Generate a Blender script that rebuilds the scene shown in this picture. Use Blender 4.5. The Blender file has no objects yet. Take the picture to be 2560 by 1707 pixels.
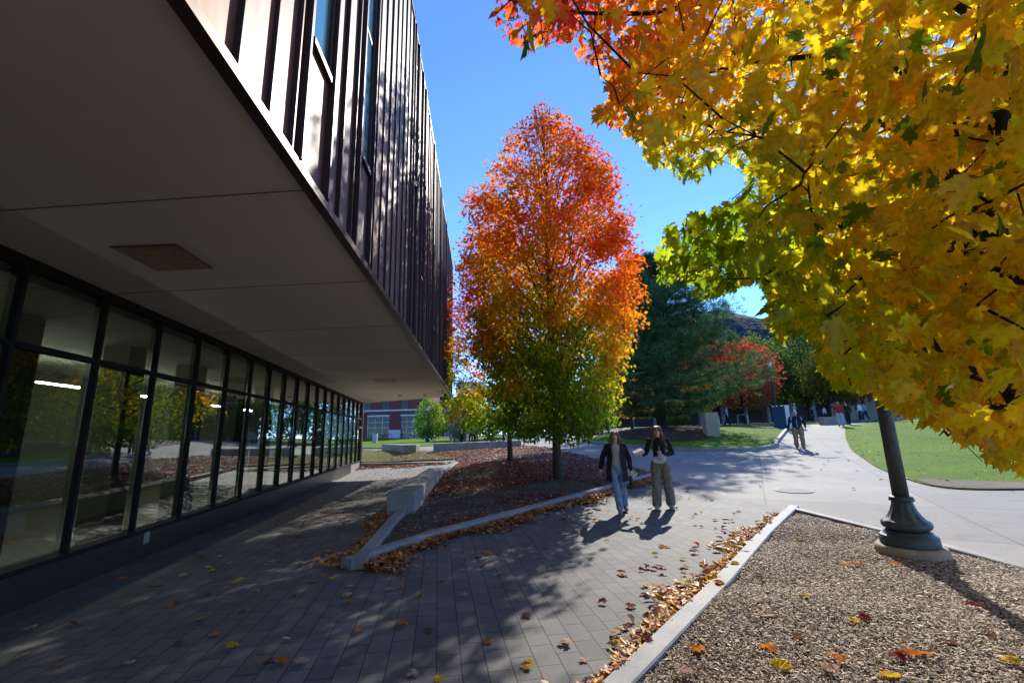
import bpy, bmesh, math, random
import numpy as np
from mathutils import Vector, Matrix
from mathutils.geometry import delaunay_2d_cdt
random.seed(7); RNG = np.random.default_rng(11)
S = bpy.context.scene; COL = S.collection; PI = math.pi
# ------------------------------------------------------------------ camera
F = 1110.0; PITCH = math.radians(11.75); ROLL = math.radians(1.45); EYE = 1.68
FW = np.array([0, math.cos(PITCH), math.sin(PITCH)]); RT0 = np.array([1., 0, 0]); UP0 = np.cross(RT0, FW)
RT = math.cos(ROLL)*RT0 - math.sin(ROLL)*UP0; UP = math.sin(ROLL)*RT0 + math.cos(ROLL)*UP0
CAM = np.array([0, 0, EYE])
def proj(P):
    D = np.asarray(P, float) - CAM; z = D@FW; zz = np.where(np.abs(z) < 1e-6, 1e-6, z)
    return 1280 + F*(D@RT)/zz, 853.5 - F*(D@UP)/zz, z
def ray(px, py):
    d = FW + RT*(px-1280)/F + UP*(853.5-py)/F
    return d/np.linalg.norm(d)
cd = bpy.data.cameras.new('camera'); cam = bpy.data.objects.new('camera', cd); COL.objects.link(cam)
cd.sensor_width = 36; cd.lens = F/2560*36; cd.clip_start = .05; cd.clip_end = 3000
cam.matrix_world = Matrix(((RT[0], UP[0], -FW[0], CAM[0]), (RT[1], UP[1], -FW[1], CAM[1]), (RT[2], UP[2], -FW[2], CAM[2]), (0, 0, 0, 1)))
S.camera = cam
# ------------------------------------------------------------------ light
SUN_AZ, SUN_EL = math.radians(24.3), math.radians(33.0)
W = bpy.data.worlds.new('World'); S.world = W; W.use_nodes = True
nt = W.node_tree; nt.nodes.clear()
sky = nt.nodes.new('ShaderNodeTexSky'); sky.sky_type = 'NISHITA'; sky.sun_disc = False
sky.sun_elevation = SUN_EL; sky.sun_rotation = SUN_AZ
sky.altitude = 600; sky.air_density = .58; sky.dust_density = 0; sky.ozone_density = 7
bg = nt.nodes.new('ShaderNodeBackground'); bg.inputs[1].default_value = .15
wo = nt.nodes.new('ShaderNodeOutputWorld'); _mx = nt.nodes.new('ShaderNodeMix'); _mx.data_type = 'RGBA'; _mx.blend_type = 'MULTIPLY'; _mx.inputs[0].default_value = 1; _mx.inputs[7].default_value = (.76, .87, .93, 1); nt.links.new(sky.outputs[0], _mx.inputs[6]); nt.links.new(_mx.outputs[2], bg.inputs[0]); nt.links.new(bg.outputs[0], wo.inputs[0])
sl = bpy.data.lights.new('sun', 'SUN'); sl.energy = 2.0; sl.angle = math.radians(.53); sl.color = (1, .96, .87)
so = bpy.data.objects.new('sun', sl); COL.objects.link(so)
sdir = Vector((math.sin(SUN_AZ)*math.cos(SUN_EL), math.cos(SUN_AZ)*math.cos(SUN_EL), math.sin(SUN_EL)))
so.rotation_euler = sdir.to_track_quat('Z', 'Y').to_euler(); so.location = (10, 20, 30)
S.view_settings.view_transform = 'Standard'; S.view_settings.look = 'None'; S.view_settings.exposure = 1.7; S.view_settings.gamma = 1
S.render.engine = 'CYCLES'; S.cycles.use_denoising = True
S.cycles.max_bounces = 8; S.cycles.diffuse_bounces = 6; S.cycles.glossy_bounces = 4; S.cycles.transmission_bounces = 5; S.cycles.transparent_max_bounces = 12
S.cycles.sample_clamp_indirect = 6; S.cycles.caustics_reflective = False; S.cycles.caustics_refractive = False
# ------------------------------------------------------------------ terrain
CP = []
for x in (-12, -8, -4, 0, 4, 8, 12):
    for y in (-15, -6, 0, 4, 8): CP.append((x, y, 0.02*max(0, abs(x)-8) if x > 0 else 0))
CP += [(-7, 16, -.03), (-8.5, 23, -.05), (-8.9, 26, -.04), (-5, 22.6, .02), (-10, 29, .5), (-6, 20, 0), (-3.5, 14, .0), (2.3, 9.7, 0), (3, 10, 0), (6, 11, .05), (10, 11, .1), (16, 12, .25),
 (5.5, 16.3, .2), (1.35, 13.9, .27), (0.2, 19, .6), (-4, 25.5, .4), (-2, 18, .3), (4.3, 20, .38), (-6, 28, .66), (0.5, 35, .68), (-6, 35, .72), (14.2, 22.4, .62), (15, 20, .52), (23.7, 32.7, 1.6),
 (10, 22.5, .6), (7, 24, .68), (3, 30, .75), (10.6, 33, 1.9), (12.9, 29, 1.1), (20.5, 36, 1.68), (4, 36, 1.0), (5, 45, 1.2), (-10, 50, .95), (-6, 52, .87), (-6, 65, 1.0), (-20, 75, 1.6), (-5, 75, 1.3), (10, 60, 2.0), (30, 60, 2.2), (45, 45, 2.2), (30, 30, 1.5), (30, 18, .8), (22, 15, .5), (-20, 50, .95), (-20, 30, .7), (-20, 10, 0), (25, 0, .3), (60, 80, 2.6), (60, 0, .8), (-60, 80, 1.8), (-60, 0, .3), (0, 80, 1.9)]
CP = np.array(CP, float)
def _U(r): return np.where(r > 1e-9, r*r*np.log(np.maximum(r, 1e-9)), 0)
_n = len(CP); _X = CP[:, :2]/20
_K = _U(np.linalg.norm(_X[:, None]-_X[None], axis=2)) + np.eye(_n)*.02
_Pm = np.c_[np.ones(_n), _X]; _A = np.zeros((_n+3, _n+3)); _A[:_n, :_n] = _K; _A[:_n, _n:] = _Pm; _A[_n:, :_n] = _Pm.T
_W = np.linalg.solve(_A, np.r_[CP[:, 2], 0, 0, 0])
def gz(x, y):
    x = np.clip(np.asarray(x, float), -60, 60); y = np.clip(np.asarray(y, float), -15, 80)
    q = np.stack([x, y], -1)/20; r = np.linalg.norm(q[..., None, :]-_X, axis=-1)
    return _U(r)@_W[:_n] + _W[_n] + q[..., 0]*_W[_n+1] + q[..., 1]*_W[_n+2]
def g(x, y): return float(gz(x, y))
# ------------------------------------------------------------------ materials
def newmat(name):
    m = bpy.data.materials.new(name); m.use_nodes = True; n = m.node_tree.nodes; n.clear()
    out = n.new('ShaderNodeOutputMaterial'); return m, m.node_tree, out
def N(t, typ, **kw):
    n = t.nodes.new(typ)
    for k, v in kw.items():
        if isinstance(k, str) and hasattr(n, k): setattr(n, k, v)
    return n
def L(t, a, b): t.links.new(a, b)
def coords(t, scale=(1, 1, 1), rot=(0, 0, 0)):
    c = t.nodes.new('ShaderNodeTexCoord'); mp = t.nodes.new('ShaderNodeMapping'); mp.inputs['Scale'].default_value = scale; mp.inputs['Rotation'].default_value = rot
    L(t, c.outputs['Object'], mp.inputs[0]); return mp.outputs[0]
def noise(t, vec, sc, det=3, rough=.6):
    n = t.nodes.new('ShaderNodeTexNoise'); n.inputs['Scale'].default_value = sc; n.inputs['Detail'].default_value = det; n.inputs['Roughness'].default_value = rough
    L(t, vec, n.inputs['Vector']); return n.outputs['Fac']
def ramp(t, fac, stops):
    r = t.nodes.new('ShaderNodeValToRGB'); e = r.color_ramp.elements
    while len(e) < len(stops): e.new(.5)
    for i, (p, c) in enumerate(stops): e[i].position = p; e[i].color = (*c[:3], 1)
    L(t, fac, r.inputs[0]); return r.outputs[0]
def mixc(t, fac, a, b, mode='MIX'):
    m = t.nodes.new('ShaderNodeMix'); m.data_type = 'RGBA'; m.blend_type = mode
    for s_, v in ((0, fac), (6, a), (7, b)):
        if isinstance(v, (int, float)): m.inputs[s_].default_value = v
        elif isinstance(v, tuple): m.inputs[s_].default_value = (*v[:3], 1)
        else: L(t, v, m.inputs[s_])
    return m.outputs[2]
def bump(t, h, st, dist=.02):
    b = t.nodes.new('ShaderNodeBump'); b.inputs['Strength'].default_value = st; b.inputs['Distance'].default_value = dist
    L(t, h, b.inputs['Height']); return b.outputs[0]
def princ(t, out, col, rough=.6, metal=0, spec=.5, normal=None):
    p = t.nodes.new('ShaderNodeBsdfPrincipled')
    if isinstance(col, tuple): p.inputs['Base Color'].default_value = (*col[:3], 1)
    else: L(t, col, p.inputs['Base Color'])
    if isinstance(rough, (int, float)): p.inputs['Roughness'].default_value = rough
    else: L(t, rough, p.inputs['Roughness'])
    p.inputs['Metallic'].default_value = metal; p.inputs['Specular IOR Level'].default_value = spec
    if normal is not None: L(t, normal, p.inputs['Normal'])
    L(t, p.outputs[0], out.inputs[0]); return p
_mc = {}
def mat(name, col, rough=.6, metal=0, nsc=6, amt=.25, bst=.0, bsc=60, spec=.4, stretch=(1, 1, 1)):
    if name in _mc: return _mc[name]
    m, t, out = newmat(name); v = coords(t, stretch)
    a = noise(t, v, nsc, 5, .65); b = noise(t, v, nsc*9, 3, .7)
    lo = tuple(c*(1-amt) for c in col); hi = tuple(min(1, c*(1+amt)) for c in col)
    c1 = ramp(t, a, [(.3, lo), (.7, hi)]); c2 = mixc(t, amt*.6, c1, ramp(t, b, [(.35, (.3, .3, .3)), (.65, (1, 1, 1))]), 'MULTIPLY')
    nrm = bump(t, noise(t, v, bsc, 4, .7), bst) if bst else None
    princ(t, out, c2, rough, metal, spec, nrm); _mc[name] = m; return m
def attrmat(name, rough=.7, trans=0, spec=.3, gloss=.06, tcol=1.0, sat=1.0):
    if name in _mc: return _mc[name]
    m, t, out = newmat(name); a = t.nodes.new('ShaderNodeAttribute'); a.attribute_name = 'col'
    if trans:
        d = N(t, 'ShaderNodeBsdfDiffuse'); tr = N(t, 'ShaderNodeBsdfTranslucent'); gl = N(t, 'ShaderNodeBsdfGlossy'); gl.inputs['Roughness'].default_value = .45
        gl.inputs['Color'].default_value = (.9, .9, .9, 1)
        nz = noise(t, coords(t), 55, 3, .6)
        vc = mixc(t, .5, a.outputs['Color'], ramp(t, nz, [(.34, (.38, .32, .28)), (.5, (.85, .85, .85)), (.65, (1, 1, 1))]), 'MULTIPLY')
        L(t, vc, d.inputs[0])
        gm = N(t, 'ShaderNodeGamma'); gm.inputs[1].default_value = sat; L(t, vc, gm.inputs[0])
        hs = N(t, 'ShaderNodeHueSaturation'); hs.inputs['Value'].default_value = tcol; L(t, gm.outputs[0], hs.inputs['Color']); L(t, hs.outputs[0], tr.inputs[0])
        m1 = N(t, 'ShaderNodeMixShader'); m1.inputs[0].default_value = trans; L(t, d.outputs[0], m1.inputs[1]); L(t, tr.outputs[0], m1.inputs[2])
        m2 = N(t, 'ShaderNodeMixShader'); m2.inputs[0].default_value = gloss; L(t, m1.outputs[0], m2.inputs[1]); L(t, gl.outputs[0], m2.inputs[2]); L(t, m2.outputs[0], out.inputs[0])
    else: princ(t, out, a.outputs['Color'], rough, 0, spec)
    _mc[name] = m; return m
def emis(name, col, st):
    m, t, out = newmat(name); e = N(t, 'ShaderNodeEmission'); e.inputs[0].default_value = (*col, 1); e.inputs[1].default_value = st; L(t, e.outputs[0], out.inputs[0]); return m
def glassmat(name, tint, refl=1.0, ior=1.6, rough=.0, warp=.0):
    m, t, out = newmat(name); lw_ = N(t, 'ShaderNodeLayerWeight'); lw_.inputs[0].default_value = .5; r0 = ((ior-1)/(ior+1))**2
    pw_ = N(t, 'ShaderNodeMath', operation='POWER'); L(t, lw_.outputs['Facing'], pw_.inputs[0]); pw_.inputs[1].default_value = 4.2
    fr = N(t, 'ShaderNodeMath', operation='MULTIPLY_ADD'); L(t, pw_.outputs[0], fr.inputs[0]); fr.inputs[1].default_value = 1-r0; fr.inputs[2].default_value = r0
    tr = N(t, 'ShaderNodeBsdfTransparent'); tr.inputs[0].default_value = (*tint, 1)
    gl = N(t, 'ShaderNodeBsdfGlossy'); gl.inputs['Roughness'].default_value = rough; gl.inputs[0].default_value = (refl, refl, refl, 1)
    if warp:
        b = bump(t, noise(t, coords(t), .9, 1), warp, .05); L(t, b, gl.inputs['Normal'])
    mx = N(t, 'ShaderNodeMixShader'); L(t, fr.outputs[0], mx.inputs[0]); L(t, tr.outputs[0], mx.inputs[1]); L(t, gl.outputs[0], mx.inputs[2]); L(t, mx.outputs[0], out.inputs[0])
    return m
# ------------------------------------------------------------------ object helpers
def tag(o, label=None, cat=None, group=None, kind=None):
    if label: o['label'] = label
    if cat: o['category'] = cat
    if group: o['group'] = group
    if kind: o['kind'] = kind
    return o
_loc = {}
def empty(name, loc=(0, 0, 0), **kw):
    o = bpy.data.objects.new(name, None); COL.objects.link(o); o.location = loc; o.empty_display_size = .1; _loc[o.name] = Vector(loc); tag(o, **kw); return o
def link(name, me, m, parent=None, loc=None, smooth=False, **kw):
    """me has world coordinates; origin moves to loc (or the parent's origin)"""
    base = Vector((0, 0, 0))
    if parent is not None: base = _loc[parent.name]
    elif loc is not None: base = Vector(loc)
    if base.length: me.transform(Matrix.Translation(-base))
    o = bpy.data.objects.new(name, me); COL.objects.link(o)
    if parent is not None: o.parent = parent
    else: o.location = base
    _loc[o.name] = base
    for mm in (m if isinstance(m, (list, tuple)) else [m]): me.materials.append(mm)
    if smooth:
        me.polygons.foreach_set('use_smooth', np.ones(len(me.polygons), bool))
    tag(o, **kw); return o
class MB:
    def __init__(s): s.v = []; s.f = []
    def add(s, vs, fs):
        b = len(s.v); s.v += [tuple(v) for v in vs]; s.f += [tuple(b+i for i in f) for f in fs]; return s
    def box(s, x0, x1, y0, y1, z0, z1, M=None):
        vs = [(x, y, z) for z in (z0, z1) for y in (y0, y1) for x in (x0, x1)]
        if M is not None: vs = [M@Vector(v) for v in vs]
        fs = [(0, 2, 3, 1), (4, 5, 7, 6), (0, 1, 5, 4), (2, 6, 7, 3), (0, 4, 6, 2), (1, 3, 7, 5)]
        if M is not None and M.determinant() < 0: fs = [f[::-1] for f in fs]
        return s.add(vs, fs)
    def prism(s, pts, z0, z1):
        n = len(pts); a = sum(pts[i][0]*pts[(i+1) % n][1]-pts[(i+1) % n][0]*pts[i][1] for i in range(n))
        if a < 0: pts = pts[::-1]
        f0 = z0 if callable(z0) else (lambda x, y: z0); f1 = z1 if callable(z1) else (lambda x, y: z1)
        vs = [(x, y, f0(x, y)) for x, y in pts]+[(x, y, f1(x, y)) for x, y in pts]
        return s.add(vs, [tuple(range(n-1, -1, -1)), tuple(range(n, 2*n))]+[(i, (i+1) % n, n+(i+1) % n, n+i) for i in range(n)])
    def tube(s, pts, rs, n=8, caps=True):
        pts = [Vector(p) for p in pts]
        if not isinstance(rs, (list, tuple)): rs = [rs]*len(pts)
        up = Vector((0, 0, 1)); vs = []; prev = None
        for i, p in enumerate(pts):
            d = (pts[min(i+1, len(pts)-1)]-pts[max(i-1, 0)])
            d = d.normalized() if d.length > 1e-9 else Vector((0, 0, 1))
            if prev is None:
                a = d.cross(up) if abs(d.z) < .95 else d.cross(Vector((1, 0, 0)))
            else: a = prev - d*prev.dot(d)
            a.normalize(); prev = a; b = d.cross(a)
            for k in range(n):
                q = 2*PI*k/n; vs.append(p+(a*math.cos(q)+b*math.sin(q))*rs[i])
        fs = [(i*n+k, i*n+(k+1) % n, (i+1)*n+(k+1) % n, (i+1)*n+k) for i in range(len(pts)-1) for k in range(n)]
        if caps: fs += [tuple(range(n-1, -1, -1)), tuple((len(pts)-1)*n+k for k in range(n))]
        return s.add(vs, fs)
    def lathe(s, prof, c=(0, 0, 0), n=24, mod=None):
        vs = []; m = len(prof)
        for (r, z) in prof:
            for k in range(n):
                q = 2*PI*k/n; rr = r*(mod(q, z) if mod else 1)
                vs.append((c[0]+rr*math.cos(q), c[1]+rr*math.sin(q), c[2]+z))
        fs = [(i*n+k, i*n+(k+1) % n, (i+1)*n+(k+1) % n, (i+1)*n+k) for i in range(m-1) for k in range(n)]
        fs += [tuple(range(n-1, -1, -1)), tuple((m-1)*n+k for k in range(n))]
        return s.add(vs, fs)
    def mesh(s):
        me = bpy.data.meshes.new('m'); me.from_pydata(s.v, [], s.f); me.update(); return me
    def build(s, name, m, parent=None, smooth=False, bevel=0, **kw):
        o = link(name, s.mesh(), m, parent, smooth=smooth, **kw)
        if bevel:
            b = o.modifiers.new('b', 'BEVEL'); b.width = bevel; b.segments = 2; b.limit_method = 'ANGLE'
        return o
def inpoly(P, poly):
    x, y = P[:, 0], P[:, 1]; r = np.zeros(len(P), bool); n = len(poly); j = n-1
    for i in range(n):
        xi, yi = poly[i]; xj, yj = poly[j]
        c = ((yi > y) != (yj > y)) & (x < (xj-xi)*(y-yi)/((yj-yi) or 1e-12)+xi); r ^= c; j = i
    return r
def resample(pts, step):
    out = []
    n = len(pts)
    for i in range(n):
        a = np.array(pts[i], float); b = np.array(pts[(i+1) % n], float); k = max(1, int(np.linalg.norm(b-a)/step))
        for q in range(k): out.append(tuple(a+(b-a)*q/k))
    return out
def sheet(name, poly, step, zoff, m, extra=None, **kw):
    """a draped sheet over the terrain inside a polygon"""
    P = resample(poly, step); A = np.array(P); x0, y0 = A.min(0); x1, y1 = A.max(0)
    gx, gy = np.meshgrid(np.arange(x0+step/2, x1, step), np.arange(y0+step/2, y1, step)); G = np.c_[gx.ravel(), gy.ravel()]
    G = G + RNG.uniform(-.15, .15, G.shape)*step; G = G[inpoly(G, P)]
    vs = [Vector((p[0], p[1])) for p in P]+[Vector((p[0], p[1])) for p in G]
    r = delaunay_2d_cdt(vs, [], [list(range(len(P)))], 1, 1e-5)
    V = np.array([(v.x, v.y) for v in r[0]]); Z = gz(V[:, 0], V[:, 1])+(zoff(V[:, 0], V[:, 1]) if callable(zoff) else zoff)
    fs = []
    for f in r[2]:
        a, b, c = V[f[0]], V[f[1]], V[f[2]]
        fs.append(tuple(f) if (b[0]-a[0])*(c[1]-a[1])-(b[1]-a[1])*(c[0]-a[0]) > 0 else tuple(f[::-1]))
    me = bpy.data.meshes.new(name); me.from_pydata([(V[i, 0], V[i, 1], Z[i]) for i in range(len(V))], [], fs); me.update()
    return link(name, me, m, smooth=True, **kw)
def smooth_line(pts, n=6):
    out = []
    P = [np.array(p, float) for p in pts]
    for i in range(len(P)-1):
        p0, p1, p2, p3 = P[max(i-1, 0)], P[i], P[i+1], P[min(i+2, len(P)-1)]
        for k in range(n):
            t = k/n; out.append(tuple(.5*((2*p1)+(-p0+p2)*t+(2*p0-5*p1+4*p2-p3)*t*t+(-p0+3*p1-3*p2+p3)*t**3)))
    out.append(tuple(P[-1])); return out
def kerb(name, pts, w, h, m, side=1, sink=.1, **kw):
    """a kerb along pts (outer edge), widening to one side"""
    P = [np.array(p, float) for p in pts]; mb = MB(); vs = []
    for i, p in enumerate(P):
        d = P[min(i+1, len(P)-1)]-P[max(i-1, 0)]; d /= np.linalg.norm(d); nn = np.array([-d[1], d[0]])*side
        if 0 < i < len(P)-1:
            a = p-P[i-1]; a /= np.linalg.norm(a); nn = nn/max(.5, abs(np.dot(nn, np.array([-a[1], a[0]])*side)))
        q = p+nn*w; z = g(*p); zt = z+h; e = .012
        vs += [(p[0], p[1], z-sink), (p[0], p[1], zt-e), (p[0]+nn[0]*e, p[1]+nn[1]*e, zt), (q[0]-nn[0]*e, q[1]-nn[1]*e, zt), (q[0], q[1], zt-e), (q[0], q[1], z-sink)]
    fs = []
    for i in range(len(P)-1):
        for k in range(5):
            f = (i*6+k, i*6+k+1, (i+1)*6+k+1, (i+1)*6+k); fs.append(f if side > 0 else f[::-1])
    fs += [tuple(range(6)), tuple((len(P)-1)*6+k for k in range(5, -1, -1))]
    return MB().add(vs, fs).build(name, m, **kw)
# ------------------------------------------------------------------ leaf clouds
_half = [(0, 0), (.10, -.03), (.26, -.16), (.30, -.06), (.42, -.08), (.36, .06), (.50, .10), (.62, .22), (.50, .26), (.66, .46), (.52, .43), (.49, .54), (.36, .40), (.20, .37), (.25, .58), (.35, .66), (.22, .70), (.20, .84), (.09, .80), (0, 1.05)]
_simp = [(0, 0), (.36, -.04), (.20, .16), (.56, .45), (.20, .46), (.16, .72), (0, 1)]
_tiny = [(0, 0), (.42, .18), (.26, .62), (0, 1)]
def leaf_template(half, fold=.25, curl=.25):
    r = list(half); l = [(-x, y) for x, y in half[1:-1]][::-1]
    P = r+l; V = np.array([(x, y, fold*abs(x)-curl*(y-.3)**2-curl*1.2*x*x) for x, y in P]); n = len(half)
    return V, [list(range(n)), [n-1]+list(range(n, len(P)))+[0]]
def unit(A): return A/np.maximum(np.linalg.norm(A, axis=1, keepdims=True), 1e-9)
def cloud(name, tmpl, pos, size, tip, nrm, col, m, parent=None, **kw):
    V, Fc = tmpl; n, k = len(pos), len(V)
    t = unit(tip); u = unit(np.cross(t, nrm)); w = np.cross(u, t)
    W_ = pos[:, None, :]+size[:, None, None]*(V[None, :, 0, None]*u[:, None, :]+(V[None, :, 1, None])*t[:, None, :]+V[None, :, 2, None]*w[:, None, :])
    if parent is not None: W_ = W_-np.array(_loc[parent.name])
    elif 'loc' in kw: W_ = W_-np.array(kw['loc'])
    me = bpy.data.meshes.new(name); me.vertices.add(n*k); me.vertices.foreach_set('co', W_.astype(np.float32).ravel())
    idx = np.concatenate([np.array(f) for f in Fc]); lens = np.array([len(f) for f in Fc]); nl = len(idx)
    LI = (idx[None, :]+(np.arange(n)*k)[:, None]).ravel(); starts = np.r_[0, np.cumsum(np.tile(lens, n))[:-1]]
    me.loops.add(nl*n); me.loops.foreach_set('vertex_index', LI.astype(np.int32))
    me.polygons.add(len(lens)*n); me.polygons.foreach_set('loop_start', starts.astype(np.int32))
    me.update(calc_edges=True)
    a = me.color_attributes.new('col', 'FLOAT_COLOR', 'POINT'); C4 = np.ones((n, k, 4), np.float32); vf = np.clip(.80+.30*np.hypot(V[:, 0], V[:, 1]-.35), .8, 1.08)[None, :, None]; C4[:, :, :3] = np.clip(np.clip(col, 0, 1)[:, None, :]*(vf if k > 12 else 1), 0, 1)
    a.data.foreach_set('color', C4.ravel()); me.materials.append(m)
    o = bpy.data.objects.new(name, me); COL.objects.link(o)
    if parent is not None: o.parent = parent
    _loc[o.name] = _loc[parent.name] if parent is not None else Vector(kw.pop('loc', (0, 0, 0)))
    if parent is None: o.location = _loc[o.name]
    kw.pop('loc', None); tag(o, **kw); return o
def rnd(n, s=1.): return RNG.normal(0, s, (n, 3))
def palette(stops, t, jit=.12):
    """stops [(t,(r,g,b))...] -> colours for array t with jitter"""
    t = np.clip(t+RNG.normal(0, jit, len(t)), stops[0][0], stops[-1][0]); xs = [s[0] for s in stops]
    c = np.stack([np.interp(t, xs, [s[1][k] for s in stops]) for k in range(3)], 1)
    return c*RNG.uniform(.75, 1.2, (len(t), 1))
def vnoise(P, sc, seed=0):
    r = np.random.default_rng(seed); out = np.zeros(len(P))
    for k in range(7):
        d = r.normal(0, 1, 3); ph = r.uniform(0, 6.28); out += np.sin(P@d*sc+ph)
    return out/3.
# ================================================================== materials of the place
AZB = math.radians(-9.5)
def paver_mat():
    m, t, out = newmat('pavers'); v = coords(t, (1, 1, 1), (0, 0, -math.radians(90)+AZB*1))
    br = t.nodes.new('ShaderNodeTexBrick'); L(t, v, br.inputs['Vector']); br.inputs['Scale'].default_value = 1.0
    br.inputs['Brick Width'].default_value = .33; br.inputs['Row Height'].default_value = .185; br.inputs['Mortar Size'].default_value = .005; br.inputs['Mortar Smooth'].default_value = .15
    br.inputs['Color1'].default_value = (.118, .111, .103, 1); br.inputs['Color2'].default_value = (.165, .156, .145, 1); br.inputs['Mortar'].default_value = (.035, .033, .032, 1); br.inputs['Bias'].default_value = 0
    o = coords(t); sp = noise(t, o, 150, 3, .8); big = noise(t, o, .8, 4, .6)
    c = mixc(t, .55, br.outputs['Color'], ramp(t, sp, [(.38, (.35, .35, .36)), (.5, (.9, .9, .9)), (.68, (1.7, 1.7, 1.72))]), 'MULTIPLY')
    c = mixc(t, .5, c, ramp(t, big, [(.35, (.72, .71, .7)), (.65, (1.15, 1.15, 1.15))]), 'MULTIPLY')
    wv = noise(t, o, 3.5, 5, .7); c = mixc(t, .35, c, ramp(t, wv, [(.3, (.6, .58, .55)), (.6, (1.1, 1.1, 1.1))]), 'MULTIPLY')
    h = N(t, 'ShaderNodeMath', operation='SUBTRACT'); L(t, sp, h.inputs[0]); h2 = N(t, 'ShaderNodeMath', operation='MULTIPLY'); L(t, br.outputs['Fac'], h2.inputs[0]); h2.inputs[1].default_value = 3.; L(t, h2.outputs[0], h.inputs[1])
    princ(t, out, c, .75, 0, .35, bump(t, h.outputs[0], .45, .004)); return m
def concrete_slab_mat():
    m, t, out = newmat('plaza_concrete'); o = coords(t)
    c = ramp(t, noise(t, o, .35, 6, .6), [(.25, (.27, .243, .205)), (.5, (.325, .297, .252)), (.75, (.37, .34, .29))])
    c = mixc(t, .5, c, ramp(t, noise(t, o, 60, 4, .8), [(.35, (.6, .6, .6)), (.6, (1.1, 1.1, 1.1))]), 'MULTIPLY')
    # saw-cut joints: two families of lines
    v = coords(t, (1, 1, 1), (0, 0, math.radians(28)))
    br = t.nodes.new('ShaderNodeTexBrick'); L(t, v, br.inputs['Vector']); br.inputs['Scale'].default_value = 1.0; br.offset = 0
    br.inputs['Brick Width'].default_value = 3.1; br.inputs['Row Height'].default_value = 3.1; br.inputs['Mortar Size'].default_value = .009
    br.inputs['Color1'].default_value = (.84, .84, .84, 1); br.inputs['Color2'].default_value = (1.03, 1.03, 1.03, 1); br.inputs['Mortar'].default_value = (.25, .24, .23, 1)
    c = mixc(t, 1, c, br.outputs['Color'], 'MULTIPLY')
    sp = t.nodes.new('ShaderNodeTexVoronoi'); L(t, o, sp.inputs['Vector']); sp.inputs['Scale'].default_value = 2.3
    c = mixc(t, 1, c, ramp(t, sp.outputs['Distance'], [(.03, (1.5, 1.5, 1.5)), (.07, (1, 1, 1))]), 'MULTIPLY')
    c = mixc(t, .6, c, ramp(t, noise(t, o, 1.7, 8, .75), [(.34, (.62, .60, .56)), (.46, (1, 1, 1))]), 'MULTIPLY')
    v2 = t.nodes.new('ShaderNodeTexVoronoi'); L(t, o, v2.inputs['Vector']); v2.inputs['Scale'].default_value = 3.7
    c = mixc(t, 1, c, ramp(t, v2.outputs['Distance'], [(.025, (.45, .42, .38)), (.05, (1, 1, 1))]), 'MULTIPLY')
    princ(t, out, c, .8, 0, .3, bump(t, noise(t, o, 90, 3, .7), .2, .003)); return m
def grass_base(name, a, b, c3):
    m, t, out = newmat(name); o = coords(t)
    c = ramp(t, noise(t, o, .55, 5, .65), [(.25, a), (.5, b), (.75, c3)])
    c = mixc(t, .55, c, ramp(t, noise(t, o, 3.2, 6, .75), [(.32, (.55, .62, .5)), (.5, (1, 1, 1)), (.68, (1.35, 1.2, 1.0))]), 'MULTIPLY')
    c = mixc(t, .7, c, ramp(t, noise(t, coords(t, (1, .5, 1)), 24, 4, .8), [(.35, (.45, .45, .4)), (.65, (1.35, 1.35, 1.2))]), 'MULTIPLY')
    princ(t, out, c, .9, 0, .15, bump(t, noise(t, o, 40, 4, .8), .8, .03)); return m
def soil_mat(name, a, b):
    m, t, out = newmat(name); o = coords(t)
    c = ramp(t, noise(t, o, 45, 5, .8), [(.3, a), (.7, b)]); c = mixc(t, .5, c, ramp(t, noise(t, o, 1.2, 4, .6), [(.35, (.7, .7, .7)), (.65, (1.2, 1.2, 1.2))]), 'MULTIPLY')
    princ(t, out, c, .95, 0, .1, bump(t, noise(t, o, 60, 4, .8), 1, .02)); return m
M_pav = paver_mat(); M_conc = concrete_slab_mat()
M_lawn = grass_base('lawn_green', (.075, .15, .003), (.12, .22, .004), (.18, .26, .008))
M_drylawn = grass_base('lawn_dry', (.13, .15, .04), (.20, .18, .06), (.13, .17, .03))
M_far = grass_base('far_ground', (.05, .08, .02), (.09, .10, .04), (.13, .12, .07))
M_mulch = soil_mat('mulch_soil', (.06, .038, .026), (.19, .135, .095)); M_dirt = soil_mat('bare_dirt', (.22, .17, .12), (.34, .28, .21))
M_gran = mat('kerb_granite', (.28, .27, .26), .7, nsc=2.2, amt=.26, bst=.15, bsc=120)
M_cast = mat('cast_concrete', (.29, .27, .24), .75, nsc=2.2, amt=.22, bst=.15, bsc=40)
M_attr = attrmat('chips', .85, spec=.15)
# ================================================================== ground sheets
sheet('ground', [(-60, -15), (60, -15), (60, 80), (-60, 80)], 1.5, -.09, M_far, kind='structure')
MB().add([(-900, -900, -.6), (900, -900, -.6), (900, 1500, -.6), (-900, 1500, -.6)], [(0, 1, 2, 3)]).build('ground', mat('far_land', (.08, .09, .05), .95), kind='structure')
PK = [(-2.18, 6.28), (-1.35, 7.83), (.13, 9.7), (1.25, 11.05), (2.49, 12.34), (4.4, 14.76)]      # right kerb of the tree bed
PB = [(4.72, 15.5), (4.35, 17.4), (3.97, 19.36), (3.19, 22.82), (2.3, 29), (.9, 34.2)]            # its back edge
PL = [(-2.18, 6.28), (-2.52, 9.19), (-2.62, 10.1), (-2.78, 17.4), (-2.85, 18.2), (-3.0, 22.9)]
sheet('plaza', [(-40, -14), (40, -14), (58, 20), (58, 60), (-40, 60), (-40, 30), (-12, 30), (-12, 20), (-9, 8)], .9, -.012, M_conc, kind='structure')
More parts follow.
